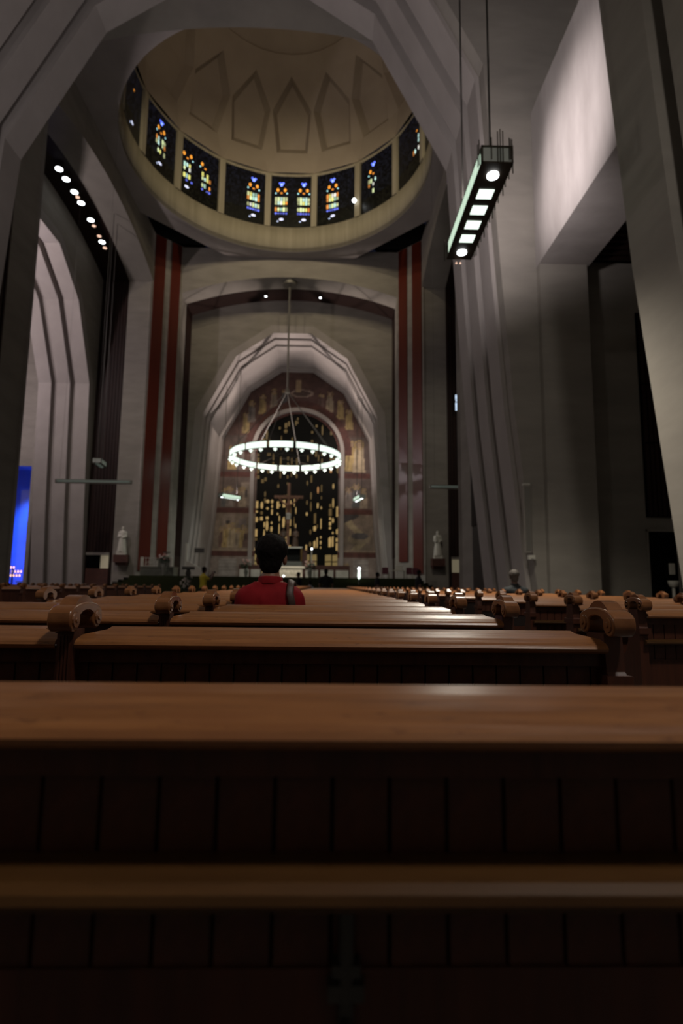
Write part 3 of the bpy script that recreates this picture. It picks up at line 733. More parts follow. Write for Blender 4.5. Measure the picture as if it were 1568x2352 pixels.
for x0, x1, lab in ((-18.1, -13.1, 'thin horizontal white light bar hanging before the left crossing pier'), (6.7, 9.05, 'thin horizontal white light bar hanging before the right crossing pier')):
    t = empty('light_bar', (x0, 37.5, 6.62+ZC)); tag(t, lab, 'light bar', 'thin light bars of the crossing')
    B().box(0, x1-x0, -.10, .10, -.13, .11).ob('housing', 'white_paint', t); B().box(.1, x1-x0-.1, -.11, -.08, -.07, .07).ob('diffuser', 'dim_glass', t)
    for q in ((.05, .50) if x0 < 0 else (.15, .9)): B().cyl(((x1-x0)*q, 0, .10), ((x1-x0)*q, 0, ZR-6.66-ZC), .006, n=5).ob('cable', 'cable', t)
# spotlights in the left timber reveal
for (px, y, r_) in ((0, 41.0, 1), (0, 42.2, 1), (0, 43.7, 1), (0, 45.0, 1), (0, 44.3, .5), (0, 47.0, 1), (0, 47.7, .5), (0, 48.9, .55), (0, 49.6, 1), (0, 50.3, .55)):
    zz = ZS+RISE-1.2-(y-YC)**2/(2*32.7)+1.15
    o = B().cyl((0, 0, 0), (0, 0, .35), .24*r_+.04, n=14).ob('lens', 'bulb' if r_ == 1 else 'warm_bulb'); 
    t = empty('reveal_spotlight', (-A-16.9, y, zz-.30)); o.parent = t; B().cyl((0, 0, .02), (0, 0, .55), .27*r_+.06, n=14).ob('can', 'bronze', t)
    o.location = (0, 0, -.02)
    tag(t, '%s spotlight in the upper left timber reveal, %s from the top' % ('large white' if r_ == 1 else 'small warm', {41.0: 'first', 42.2: 'second', 43.7: 'third', 45.0: 'fifth', 44.3: 'fourth', 47.0: 'sixth', 47.7: 'seventh', 48.9: 'eighth', 49.6: 'ninth', 50.3: 'tenth'}[y]), 'spotlight', 'spotlights of the left reveal')
for x, lab in ((-2.9, 'left'), (3.15, 'right')):
    t = empty('reveal_spotlight', (-A+x, 59.9, ZS+RISE-.35-(x*x)/64)); B().cyl((0, 0, -.06), (0, 0, .1), .13, n=10).ob('lens', 'bulb', t); B().cyl((0, 0, .0), (0, 0, .25), .17, n=10).ob('can', 'bronze', t)
    tag(t, 'tiny bright spotlight in the timber arch above the altar, %s one' % lab, 'spotlight')
for s in (-1, 1):
    lamp('mural_fill_spot', 'SPOT', (-A+s*5.2, 66.95, 27.0), 4200, (1, .84, .74), (-A+s*7.2, 73.5, 8), .15, 80, .9)  # unseen spots added behind the choir ribs to brighten the mural
lamp('chandelier_downlight', 'SPOT', (-A-.1, 57.7, 13.4), 2300, (.95, 1, .92), (-A-.1, 57.0, 0), .5, 160, .7)
lamp('altar_spot', 'SPOT', (-A+2.5, 25.7, 30.4), 52000, (1, .90, .72), (-A+.75, 59.4, 2.6), .12, 5, .7)
for s in (-1, 1):           # spots added before the outer choir ribs to brighten their undersides
    lamp('choir_rib_fill_spot', 'SPOT', (-A+s*9.5, 60.6, 3.2), 26000, (1, .84, .78), (-A-s*4.5, 63.4, 25), .2, 36, .9)

# ------------------------------------------------------------------ pews
PT = .92                                    # height of the back edge of the top rail
def rail_mesh(x0, x1, e0, e1):
    """sloping rounded top rail; e0/e1: ogee cut at the end (True) or straight"""
    prof = [(0, 0), (-.03, -.006), (-.065, -.018), (-.088, -.028), (-.098, -.034), (-.103, -.042), (-.100, -.050), (-.092, -.055), (-.03, -.055), (0, -.03)]
    def cut(y): t = max(0, min(1, (-y-.025)/.05)); return .062*(1-t*t*(3-2*t))
    vs = []; nx = 2
    for (y, z) in prof: vs += [(x0+(cut(y) if e0 else 0), y, PT+z), (x1-(cut(y) if e1 else 0), y, PT+z)]
    n = len(prof)
    fs = [(2*i, 2*((i+1) % n), 2*((i+1) % n)+1, 2*i+1) for i in range(n)]+[tuple(2*i for i in range(n)), tuple(2*i+1 for i in range(n))[::-1]]
    return raw(vs, fs, 'top_rail')
def scroll_profile():
    pts = []
    c1, c2, r = (-.115, .024), (.035, .024), .032
    for i in range(10):                      # near volute, from inner side round below to outer side
        a = R_(20-i*200/9); pts.append((c1[0]+r*math.cos(a), c1[1]+r*math.sin(a)))
    for i in range(1, 12):                   # over the arch
        t = i/12; a = math.pi-math.pi*t; pts.append((-.04+.107*math.cos(a), .030+.040*math.sin(a)**.8))
    for i in range(10):
        a = R_(0-i*200/9); pts.append((c2[0]+r*math.cos(a), c2[1]+r*math.sin(a)))
    for i in range(1, 8):                    # opening under the arch
        t = i/8; a = math.pi*t; pts.append((-.04+.043*math.cos(a), .030+.016*math.sin(a)))
    return pts
SW = .062
def Tx(u, v, w_): return (w_, u, v)
b = B(); b.prism(scroll_profile(), -SW/2, SW/2, Tx)
capp = [(-.104, .050), (-.098, .066), (-.092, .070), (-.080, .079), (-.060, .087), (-.04, .0895), (-.02, .087), (0, .079), (.012, .070), (.018, .066), (.024, .050)]
bc = B(); bc.prism(capp, -SW/2+.009, SW/2-.009, Tx)
SCROLL = b.mesh('scroll_arm', 35); CAP = bc.mesh('scroll_cap', 28)
for me in (SCROLL, CAP): me.materials.append(M['scroll'])
b = B(); b.cyl((0, 0, 0), (.004, 0, 0), .022, .020, 14).cyl((.004, 0, 0), (.0015, 0, 0), .017, .014, 14).cyl((.001, 0, 0), (.007, 0, 0), .011, .007, 12)
ROS = b.mesh('rosette'); ROS.materials.append(M['scroll'])
# slim post below each scroll, and the full aisle end panel
b = B(); b.box(-.022, .022, -.098, -.03, .10, PT-.004)
for q in (-.014, -.005, .004, .013): b.box(q-.002, q+.002, -.101, -.097, .12, PT-.02)
DIV = b.mesh('divider_post'); DIV.materials.append(M['panel'])
endp = [(-.085, 0), (-.085, .76), (-.10, .775), (-.10, .80), (-.085, .815), (-.075, PT-.003), (.03, PT-.003), (.045, .80), (.05, .72), (.09, .64), (.20, .60), (.40, .60), (.455, .57), (.46, .52), (.42, .46), (.44, .10), (.47, .06), (.47, 0)]
b = B(); b.prism(endp, -.026, .026, Tx); b.prism([(-.108, .772), (-.108, .806), (.06, .806), (.06, .772)], -.036, .036, Tx)
ENDP = b.mesh('pew_end'); ENDP.materials.append(M['panel'])
PLANK_W = .0672
b = B(); b.box(-.031, .031, -.006, .004, 0, 1); PLANK = b.mesh('plank'); PLANK.materials.append(M['panel'])
def ordinal(n):
    w_ = ['first', 'second', 'third', 'fourth', 'fifth', 'sixth', 'seventh', 'eighth', 'ninth', 'tenth', 'eleventh', 'twelfth', 'thirteenth', 'fourteenth', 'fifteenth', 'sixteenth', 'seventeenth', 'eighteenth', 'nineteenth', 'twentieth']
    return w_[n] if n < 20 else 'twenty-'+w_[n-20]
mesh_cache = {}
def cached(key, f):
    if key not in mesh_cache: mesh_cache[key] = f()
    return mesh_cache[key]
def row_y(n): return .745+.94*n
def pew(xs, row, block, planks, detail, bid):
    """xs: x of posts from left to right; the outer two are aisle ends"""
    y = row_y(row)
    t = empty('pew', (xs[0], y, 0))
    tag(t, 'wooden pew, %s row from the viewer in the %s' % (ordinal(row), block), 'pew', 'pews in the '+block)
    X = [x-xs[0] for x in xs]
    for i in range(len(X)-1):
        o = link('top_rail', cached(('rail', bid, i), lambda: rail_mesh(X[i]+.026, X[i+1]-.026, True, True)), 'rail', t)
    L = X[-1]
    def body():
        b = B(); b.box(0, L, -.058, -.02, .826, PT-.05); return b.mesh('header_board')
    link('header_board', cached(('head', bid), body), 'panel', t)
    def seat(): return B().box(.02, L-.02, .02, .46, .43, .46).mesh('seat')
    link('seat', cached(('seat', bid), seat), 'panel', t)
    def back(): return B().box(0, L, -.030, -.018, .08, .83).mesh('back_board')
    link('back_board', cached(('back', bid), back), 'joint' if planks else 'panel', t)
    def base(): return B().box(0, L, -.046, -.03, .06, .618).mesh('base_board')
    if planks or row < 8: link('base_board', cached(('base', bid), base), 'panel', t)
    if detail:
        def ledge():
            pr = [(-.045, .740), (-.105, .736), (-.118, .730), (-.120, .720), (-.112, .710), (-.045, .706)]
            b = B(); b.prism(pr, 0, L, Tx); return b.mesh('book_ledge')
        link('book_ledge', cached(('ledge', bid), ledge), 'ledge', t)
    if planks:
        n = int(L/PLANK_W)
        for i in range(n):
            xc = .018+PLANK_W*(i+.5)
            wx = xs[0]+xc; px = 753+FPX*wx/(y-.05)
            if px < -120 or px > 1700: continue
            o = link('plank', PLANK, None, t); o.location = (xc, -.036, .738); o.scale = (1, 1, .092)
            if detail:
                o = link('plank', PLANK, None, t); o.location = (xc, -.036, .618); o.scale = (1, 1, .092)
    for i, x in enumerate(X):
        end = i in (0, len(X)-1)
        o = link('pew_end' if end else 'divider_post', ENDP if end else DIV, None, t); o.location = (x, 0, 0)
        s = link('scroll_arm', SCROLL, None, t); s.location = (x, 0, PT)
        if detail:
            md = s.modifiers.new('round', 'BEVEL'); md.width = .004; md.segments = 2; md.limit_method = 'ANGLE'; md.angle_limit = R_(50)
        c = link('scroll_cap', CAP, None, s)
        if detail and row > 0:
            for sd in (-1, 1):
                for yy in (-.115, .035):
                    q = link('rosette', ROS, None, s); q.location = (sd*SW/2, yy, .024); q.rotation_euler = (0, 0, 0 if sd > 0 else math.pi)
    return t
AX = -2*A
BL = {'mid': ([-2.16, -.708, .80], 'block straight ahead of the viewer'), 'right': ([1.92, 3.38, 4.84], 'block across the right aisle'),
      'left': ([AX-.77, AX+.70, AX+2.16], 'block across the wide centre aisle'), 'far': ([AX-4.84, AX-3.38, AX-1.92], 'block at the far left')}
PEW0 = None
for row in range(25):
    for bid, (xs, nm) in BL.items():
        y = row_y(row)
        if bid == 'right' and 753+FPX*xs[0]/y > 1640: continue
        if bid in ('left', 'far') and 753+FPX*xs[-1]/y < -60: continue
        p = pew(xs, row, nm, (bid == 'mid' and row < 4) or (bid == 'right' and row < 8), (bid == 'mid' and row < 4) or (bid == 'right' and row < 6), bid)
        if bid == 'mid' and row == 0: PEW0 = p
# black kneeler hook on the nearest pew
hk = B().cyl((0, 0, .33), (0, 0, .690), .009, n=8).box(-.020, .020, -.008, .012, .595, .612).box(-.016, .016, -.008, .012, .62, .632).cyl((0, -.004, .575), (0, -.02, .575), .007, n=8)
o = hk.ob('kneeler_hook', 'cable', PEW0); o.location = (2.16+.047*.55, -.058, 0)

# ------------------------------------------------------------------ sculpted figures: signed distance fields meshed by surface nets
def sdf_cap(P, a, b, ra, rb):
    a = np.array(a, float); b = np.array(b, float); d = b-a
    t = np.clip(((P-a)@d)/(d@d+1e-12), 0, 1)
    return np.linalg.norm(P-a-t[..., None]*d, axis=-1)-(ra+(rb-ra)*t)
def sdf_ell(P, c, r):
    q = (P-np.array(c, float))/np.array(r, float); k0 = np.linalg.norm(q, axis=-1); k1 = np.linalg.norm(q/np.array(r, float), axis=-1)+1e-9
    return k0*(k0-1)/k1
def smin(a, b, k):
    h = np.clip(.5+.5*(b-a)/k, 0, 1); return b*(1-h)+a*h-k*h*(1-h)
def union(P, prims, k=.03):
    d = None
    for q in prims:
        v = sdf_cap(P, *q[1:]) if q[0] == 'c' else sdf_ell(P, *q[1:])
        d = v if d is None else smin(d, v, k)
    return d
def nets(fn, lo, hi, h, name):
    n = [int(math.ceil((hi[i]-lo[i])/h))+1 for i in range(3)]
    ax_ = [lo[i]+h*np.arange(n[i]) for i in range(3)]
    G = np.stack(np.meshgrid(*ax_, indexing='ij'), -1)
    D = fn(G)
    neg = D < 0
    cells = [n[i]-1 for i in range(3)]
    cnt = np.zeros(cells, int); pos = np.zeros(cells+[3]); hits = np.zeros(cells)
    cor = [(i, j, k) for i in (0, 1) for j in (0, 1) for k in (0, 1)]
    def sl(c): return tuple(slice(c[i], c[i]+cells[i]) for i in range(3))
    for c in cor: cnt += neg[sl(c)]
    act = (cnt > 0) & (cnt < 8)
    for a in range(8):
        for b_ in range(a+1, 8):
            ca, cb = cor[a], cor[b_]
            if sum(abs(ca[i]-cb[i]) for i in range(3)) != 1: continue
            da, db = D[sl(ca)], D[sl(cb)]; x = (da < 0) != (db < 0)
            t = np.where(x, da/(da-db+1e-12), 0)
            for i in range(3): pos[..., i] += np.where(x, ca[i]+(cb[i]-ca[i])*t, 0)
            hits += x
    idx = -np.ones(cells, int); idx[act] = np.arange(act.sum())
    I = np.argwhere(act); V = np.array(lo)+h*(I+pos[act]/hits[act][:, None])
    F = []
    for axn in range(3):
        u, v = (axn+1) % 3, (axn+2) % 3
        s0 = [slice(0, n[0]), slice(0, n[1]), slice(0, n[2])]; s1 = list(s0)
        s0[axn] = slice(0, n[axn]-1); s1[axn] = slice(1, n[axn])
        for q in (u, v): s0[q] = slice(1, n[q]-1); s1[q] = slice(1, n[q]-1)
        e0, e1 = neg[tuple(s0)], neg[tuple(s1)]
        for flip, m_ in ((0, e0 & ~e1), (1, ~e0 & e1)):
            E = np.argwhere(m_)
            if not len(E): continue
            base = E.copy(); base[:, u] += 1; base[:, v] += 1
            quad = []
            for du, dv in ((-1, -1), (0, -1), (0, 0), (-1, 0)):
                c = base.copy(); c[:, u] += du; c[:, v] += dv; quad.append(idx[c[:, 0], c[:, 1], c[:, 2]])
            q = np.stack(quad, 1); F.append(q[:, ::-1] if flip else q)
    F = np.concatenate(F)
    me = bpy.data.meshes.new(name); me.from_pydata(V.tolist(), [], F.tolist())
    me.polygons.foreach_set('use_smooth', [True]*len(me.polygons)); me.update()
    return me
def nz(P, f, s=0):       # cheap smooth noise
    x, y, z = P[..., 0]*f+s, P[..., 1]*f+1.7*s, P[..., 2]*f
    return np.sin(x+1.3*np.sin(y*.9))*np.sin(y*1.1+1.1*np.sin(z*.8+.5))*np.sin(z*.9+.9*np.sin(x*1.2))
def hand(c, d, side, up, L=.085, curl=.35):
    """palm at c, fingers along d, palm facing -up; five fingers"""
    d = np.array(d, float); d /= np.linalg.norm(d); up = np.array(up, float); up -= d*(up@d); up /= np.linalg.norm(up); lat = np.cross(d, up)*side
    c = np.array(c, float); pr = [('c', c, c+d*.055, .030, .026), ('c', c+lat*.02, c+lat*.018+d*.06, .020, .018), ('c', c-lat*.02, c-lat*.02+d*.055, .020, .017)]
    for i, (o, l) in enumerate(((.030, .82), (.010, 1.0), (-.010, .94), (-.030, .72))):
        a = c+lat*o+d*.065; b1 = a+(d*(1-curl*.4)-up*curl*.6)*L*l*.55; b2 = b1+(d*(1-curl)-up*curl)*L*l*.5
        pr += [('c', a, b1, .0095, .0085), ('c', b1, b2, .0085, .007)]
    a = c+lat*.030+d*.008; b1 = a+(lat*.7+d*.6-up*.2)*.045; b2 = b1+(lat*.2+d*.9-up*.3)*.035
    return pr+[('c', a, b1, .0125, .011), ('c', b1, b2, .011, .0085)]
def head_prims(c, tilt=0.0, hs=1.0):
    """head centred at c looking along +y; about .23 tall"""
    x, y, z = c
    def q(dx, dy, dz):
        dx, dy, dz = dx*hs, dy*hs, dz*hs
        return (x+dx, y+dy*math.cos(tilt)-dz*math.sin(tilt), z+dy*math.sin(tilt)+dz*math.cos(tilt))
    E = lambda p, r: ('e', p, tuple(v*hs for v in r))
    return [('e', q(0, -.008, .025), (.074*hs, .094*hs, .088*hs)), ('e', q(0, .028, -.055), (.052, .058, .060)), ('c', q(0, .085, -.0), q(0, .103, -.028), .011, .014),
            E(q(-.080, -.004, -.030), (.014, .022, .036)), E(q(.080, -.004, -.030), (.014, .022, .036)),
            ('e', q(-.032, .078, .008), (.013, .010, .008)), ('e', q(.032, .078, .008), (.013, .010, .008)), ('e', q(0, .080, -.058), (.022, .011, .007)), ('e', q(0, .073, -.092), (.02, .016, .014))]
def person(name, loc, rz, label, top, legs, hair, skin, sit, hgt=1.0, h=.016, arms=None, head_tilt=0, hair_extra=0, sleeve=.55, shw=.205, hands=True, lean=0, extra=None, hs=1.0):
    """sit: pelvis height .55 and thighs forward; else standing. Local origin on the floor, facing +y. arms: ((elbow, wrist, finger dir) left, right)"""
    t_z = .55 if sit else .92
    pz = t_z; sz = pz+.45; L = lean
    hc = (0, L+.035, sz+.265)
    sh = [(-shw+.025, L-.01, sz-.035), (shw-.025, L-.01, sz-.035)]
    if arms is None:
        arms = (((-shw-.03, L+.03, sz-.27), (-shw+.05, .26, pz+.12), (.3, .9, -.15)), ((shw+.03, L+.03, sz-.27), (shw-.05, .26, pz+.12), (-.3, .9, -.15))) if sit else \
               (((-shw-.045, -.02, sz-.29), (-shw-.035, .04, sz-.55), (0, .15, -1)), ((shw+.045, -.02, sz-.29), (shw+.035, .04, sz-.55), (0, .15, -1)))
    torso = [('e', (0, 0, pz), (.165, .125, .12)), ('e', (0, L*.4, pz+.17), (.150, .110, .16)), ('e', (0, L*.8, pz+.33), (.172, .118, .16)), ('c', (-shw+.065, L-.012, sz-.045), (shw-.065, L-.012, sz-.045), .078, .078)]
    neck = [('c', (0, L-.005, sz-.01), (0, L+.02, sz+.17), .066, .056), ('c', (-.11, L-.015, sz+.005), (0, L, sz+.085), .045, .052), ('c', (.11, L-.015, sz+.005), (0, L, sz+.085), .045, .052)]
    armp = []; upper = []
    for s_, (el, wr, fd) in zip((0, 1), arms):
        upper.append(('c', sh[s_], el, .062, .047)); armp += [('c', sh[s_], el, .058, .043), ('c', el, wr, .042, .029)]
        if hands:
            fdv = np.array(fd, float); armp += hand(np.array(wr, float)+fdv/np.linalg.norm(fdv)*.02, fd, -1 if s_ == 0 else 1, (0, .3, 1) if abs(fd[2]) < .6 else (0, 1, .2), curl=.45)
    if sit: legp = [('c', (s_*.085, .02, pz-.02), (s_*.11, .44, pz-.03), .085, .062), ('c', (s_*.11, .44, pz-.03), (s_*.11, .42, .10), .060, .040), ('c', (s_*.11, .40, .05), (s_*.12, .56, .035), .042, .034)]if False else None
    legp = []
    for s_ in (-1, 1):
        if sit: legp += [('c', (s_*.085, .02, pz-.01), (s_*.12, .42, pz-.02), .084, .062), ('c', (s_*.12, .42, pz-.02), (s_*.12, .40, .09), .058, .040), ('c', (s_*.12, .385, .045), (s_*.13, .53, .035), .042, .033)]
        else: legp += [('c', (s_*.085, 0, pz-.02), (s_*.095, .01, .49), .086, .058), ('c', (s_*.095, .01, .49), (s_*.10, -.02, .09), .056, .040), ('c', (s_*.10, -.035, .045), (s_*.11, .12, .035), .042, .033)]
    allp = [torso, neck, armp, legp, head_prims(hc, head_tilt, hs)]
    pts = np.array([np.array(q[1], float) for g in allp for q in g]+[np.array(q[2], float) for g in allp for q in g if q[0] == 'c'])
    lo, hi = pts.min(0)-.16, pts.max(0)+.16
    lo[2] = -.03
    f_body = lambda P: smin(smin(union(P, torso, .06), smin(union(P, neck, .03), union(P, head_prims(hc, head_tilt, hs), .02), .02), .03), smin(union(P, armp, .018), union(P, legp, .03), .04), .03)
    def lowz(P): return np.maximum(f_body(P), -P[..., 2]+.004)
    body = link(name, nets(lowz, lo, hi, h, 'body'), skin); body.location = loc; body.rotation_euler = (0, 0, rz); body.scale = (hgt,)*3
    tag(body, label, 'person')
    # shirt
    def shirt(P):
        fold = .004*nz(P, 30, 1)+.003*nz(P*np.array((1, 1, .45)), 46, 2)
        d = smin(union(P, torso, .07)-.014, union(P, upper if sleeve < 1 else [q for q in armp if q[3] > .028][:40], .02)-.012, .035)
        d = smin(d, union(P, neck[1:], .03)-.010, .03)+fold
        cut = np.full(P.shape[:-1], -1.0)
        if sleeve < 1:
            for s_, (el, wr, fd) in zip((0, 1), arms):
                a = np.array(sh[s_]); e = np.array(el); dr = (e-a)/np.linalg.norm(e-a)
                tt = (P-a)@dr-np.linalg.norm(e-a)*(.5+sleeve*.6)
                near = np.linalg.norm(P-e, axis=-1) < .15
                cut = np.maximum(cut, np.where(near, tt, -1))
        cut = np.maximum(cut, (P[..., 2]-(sz+.078+.25*(np.abs(P[..., 1]-L))*0)))
        cut = np.maximum(cut, pz-.06-P[..., 2])
        return np.maximum(d, cut)
    so = link('shirt', nets(shirt, lo, hi, h, 'shirt'), top, body)
    # collar
    def collar(P):
        r = np.hypot(P[..., 0]/1.05, P[..., 1]-(L+.004))
        return np.maximum(np.abs(r-(.073-.18*(P[..., 2]-sz-.08)))-.009, np.abs(P[..., 2]-sz-.082-.10*(L-P[..., 1]))-.030)
    link('collar', nets(collar, (-.13, L-.13, sz), (.13, L+.13, sz+.16), min(h, .011), 'collar'), top, body)
    def trou(P): return np.maximum(smin(union(P, [q for q in legp if q[3] > .043], .03), union(P, torso[:1], .05), .05)-.010, np.maximum(P[..., 2]-pz-.02, .09-P[..., 2]))
    link('trousers', nets(trou, lo, (hi[0], hi[1], pz+.1), h, 'trousers'), legs, body)
    def shoes(P): return np.maximum(union(P, [q for q in legp if q[3] <= .043], .02)-.010, np.maximum(P[..., 2]-.10, .002-P[..., 2]))
    link('shoes', nets(shoes, (lo[0], lo[1], 0), (hi[0], hi[1], .16), h, 'shoes'), 'black_cloth', body)
    # hair
    hx, hy, hz_ = hc
    def hairf(P):
        d = sdf_ell(P, (hx, hy-.016, hz_+.034), (.088+hair_extra*1.25, .104+hair_extra, .094+hair_extra*.8))+.0035*nz(P, 130, 3)+.004*nz(P, 60, 4)
        d = smin(d, sdf_ell(P, (hx, hy-.052, hz_-.055), (.068*hs, .052*hs, .078*hs))+.003*nz(P, 120, 5), .03)
        face = .045-(P[..., 1]-hy)*-1*0
        cutf = (P[..., 1]-hy)-.052+.45*np.maximum(0, hz_+.05-P[..., 2])          # keep behind the hairline
        ear = np.minimum(1, 1)*0
        side = np.where((P[..., 2] < hz_-.02), (P[..., 1]-hy+.015), -1)
        return np.maximum(np.maximum(d, cutf), side)
    link('hair', nets(hairf, (hx-.14, hy-.16, hz_-.16), (hx+.14, hy+.14, hz_+.17), min(h, .008), 'hair'), hair, body)
    return body, dict(sz=sz, pz=pz, L=L, hc=hc, sh=sh)
# man in the red polo, seated in the fourth row
red, K = person('person', (-.385, 3.86, 0), R_(-3), 'seated person in red polo shirt with short dark hair, seen from behind', 'red_cloth', 'trouser', 'hair', 'skin', True, h=.0095, shw=.184, lean=-.02, hgt=.985, hair_extra=.018, hs=1.14)
def strapf(P):
    sz, L = K['sz'], K['L']
    band = np.abs(P[..., 0]-.150-.22*np.clip(sz-P[..., 2], 0, .5))-.024
    torso = [('e', (0, 0, K['pz']), (.165, .125, .12)), ('e', (0, L*.4, K['pz']+.17), (.150, .110, .16)), ('e', (0, L*.8, K['pz']+.33), (.172, .118, .16)), ('c', (-.119, L-.012, sz-.045), (.119, L-.012, sz-.045), .078, .078), ('c', (.159, L-.01, sz-.035), (.214, L+.03, sz-.27), .062, .047), ('c', (.11, L-.015, sz+.005), (0, L, sz+.085), .045, .052)]
    d = union(P, torso, .06)-.020
    return np.maximum(np.abs(d-.006)-.008, np.maximum(band, K['pz']+.05-P[..., 2]))
link('bag_strap', nets(strapf, (.05, -.30, .5), (.42, .3, 1.12), .009, 'bag_strap'), 'strap', red)
bg = B().box(-.13, .13, -.05, .05, 0, .26).ob('shoulder_bag', 'strap', red); bg.location = (.36, .05, .465)
# grey-haired man in the right block
row10 = row_y(11)
person('person', (3.72, row10+.27, 0), R_(4), 'seated person with curly grey hair and dark jacket, right of the aisle', 'navy_cloth', 'trouser', 'grey_hair', 'skin_dark', True, h=.016, shw=.235, sleeve=1.2, head_tilt=-.15, hair_extra=.008)
def standing(px, yy, top_, label, topm, rz=0, hairm='hair', **kw):
    x = (px-753)/FPX*yy; return person('person', (x, yy, 0), rz, label, topm, kw.pop('legs', 'trouser'), hairm, 'skin_dark', False, h=.022, **kw)
sz = .92+.45
yb, _ = standing(470, 23.6, 1290, 'standing person in yellow shirt raising a phone with both hands', 'yellow_cloth', R_(-52), hgt=.985,
         arms=(((-.20, .20, sz-.16), (-.08, .42, sz+.08), (.0, .25, 1)), ((.20, .20, sz-.16), (.08, .42, sz+.08), (.0, .25, 1))), sleeve=.45)
ph = B().box(-.08, .08, -.006, .006, -.045, .045).ob('phone', 'phone'); c = Vector((0, .50, sz+.17)); c.rotate(Matrix.Rotation(R_(-52), 3, 'Z')); ph.location = Vector(yb.location)+c*.985; ph.rotation_euler = (R_(10), 0, R_(-52))
tag(ph, 'black phone held up by the person in yellow', 'phone')
standing(748, 24.6, 1303, 'standing person in loose black shirt, seen from behind near the altar steps', 'black_cloth', 0, hgt=.985, shw=.24)
standing(865, 28.5, 1303, 'slim dark figure standing in profile right of the aisle row', 'black_cloth', R_(-80), hgt=.97, shw=.17)
standing(960, 25.4, 1300, 'person in black with pale face mask walking on the right', 'black_cloth', R_(-75), hgt=1.0, shw=.18)
mk = B().ball((0, 0, 0), (.055, .04, .05), 6).ob('face_mask', 'blue_cloth', None, True); mk.parent = bpy.data.objects['person.005']; mk.location = (0, .105, 1.37+.265-.055)
standing(686, 27.5, 1309, 'person with dark ponytail just right of the red-shirted person', 'black_cloth', R_(70), hgt=.93, shw=.17)
standing(712, 24.2, 1325, 'small child in pale blue shirt near the altar steps', 'blue_cloth', R_(30), hgt=.70, shw=.18)

# ------------------------------------------------------------------ statues
def statue(name, loc, rz, label, m, hgt=2.4, child=False, h=.05, parent_corbel=None, arms_up=False):
    b = hgt
    robe = [('c', (0, 0, .02*b), (0, 0, .60*b), .165*b, .105*b), ('c', (-.08*b, 0, .76*b), (.08*b, 0, .76*b), .065*b, .065*b), ('e', (0, 0, .66*b), (.13*b, .09*b, .16*b)), ('c', (0, 0, .8*b), (0, .005*b, .88*b), .035*b, .03*b),
            ('e', (0, .01*b, .925*b), (.052*b, .06*b, .075*b)), ('c', (-.12*b, 0, .75*b), (-.135*b, -.03*b, .60*b), .045*b, .04*b), ('c', (.12*b, 0, .75*b), (.135*b, -.03*b, .60*b), .045*b, .04*b),
            ('c', (-.135*b, -.03*b, .60*b), (-.04*b, -.13*b, .60*b), .04*b, .025*b), ('c', (.135*b, -.03*b, .60*b), (.06*b, -.13*b, .56*b), .04*b, .025*b)]
    if child: robe += [('c', (-.09*b, -.11*b, .56*b), (-.09*b, -.11*b, .70*b), .05*b, .035*b), ('e', (-.09*b, -.11*b, .765*b), (.035*b, .035*b, .042*b)), ('c', (-.12*b, -.12*b, .66*b), (-.19*b, -.12*b, .63*b), .02*b, .016*b)]
    def f(P):
        a = np.arctan2(P[..., 1], P[..., 0]); d = union(P, robe, .035*b)
        d = d+np.where(P[..., 2] < .62*b, .012*b*np.sin(a*11+P[..., 2]*2/b)*np.clip((.62*b-P[..., 2])/(.3*b), 0, 1), 0)
        return np.maximum(d, -P[..., 2])
    t = empty(name, loc, rz); tag(t, label, 'statue')
    link('figure', nets(f, (-.30*b, -.26*b, -.05), (.30*b, .24*b, 1.02*b), h, 'figure'), m, t)
    B().box(-.16*b, .16*b, -.14*b, .14*b, -.09*b, .02*b).ob('plinth', m, t)
    return t
YJ = 54.5                                      # face of the transept jambs
for (x, ch_, lab) in ((-19.45, False, 'left'), (10.40, True, 'right')):
    cb = B().box(-.62, .62, -.85, .0, 0, .72).box(-.50, .50, -.6, 0, -.25, 0).ob('corbel', 'stone'); cb.location = (x, YJ-.01, 1.93+ZC-.05)
    tag(cb, 'dark brown stone corbel under the white statue on the %s pier' % lab, 'corbel')
    statue('statue', (x, YJ-.45, 2.62+ZC+.205), 0, 'white plaster robed statue %son the %s crossing pier' % ('holding a child ' if ch_ else '', lab), 'statue', 2.45, ch_)
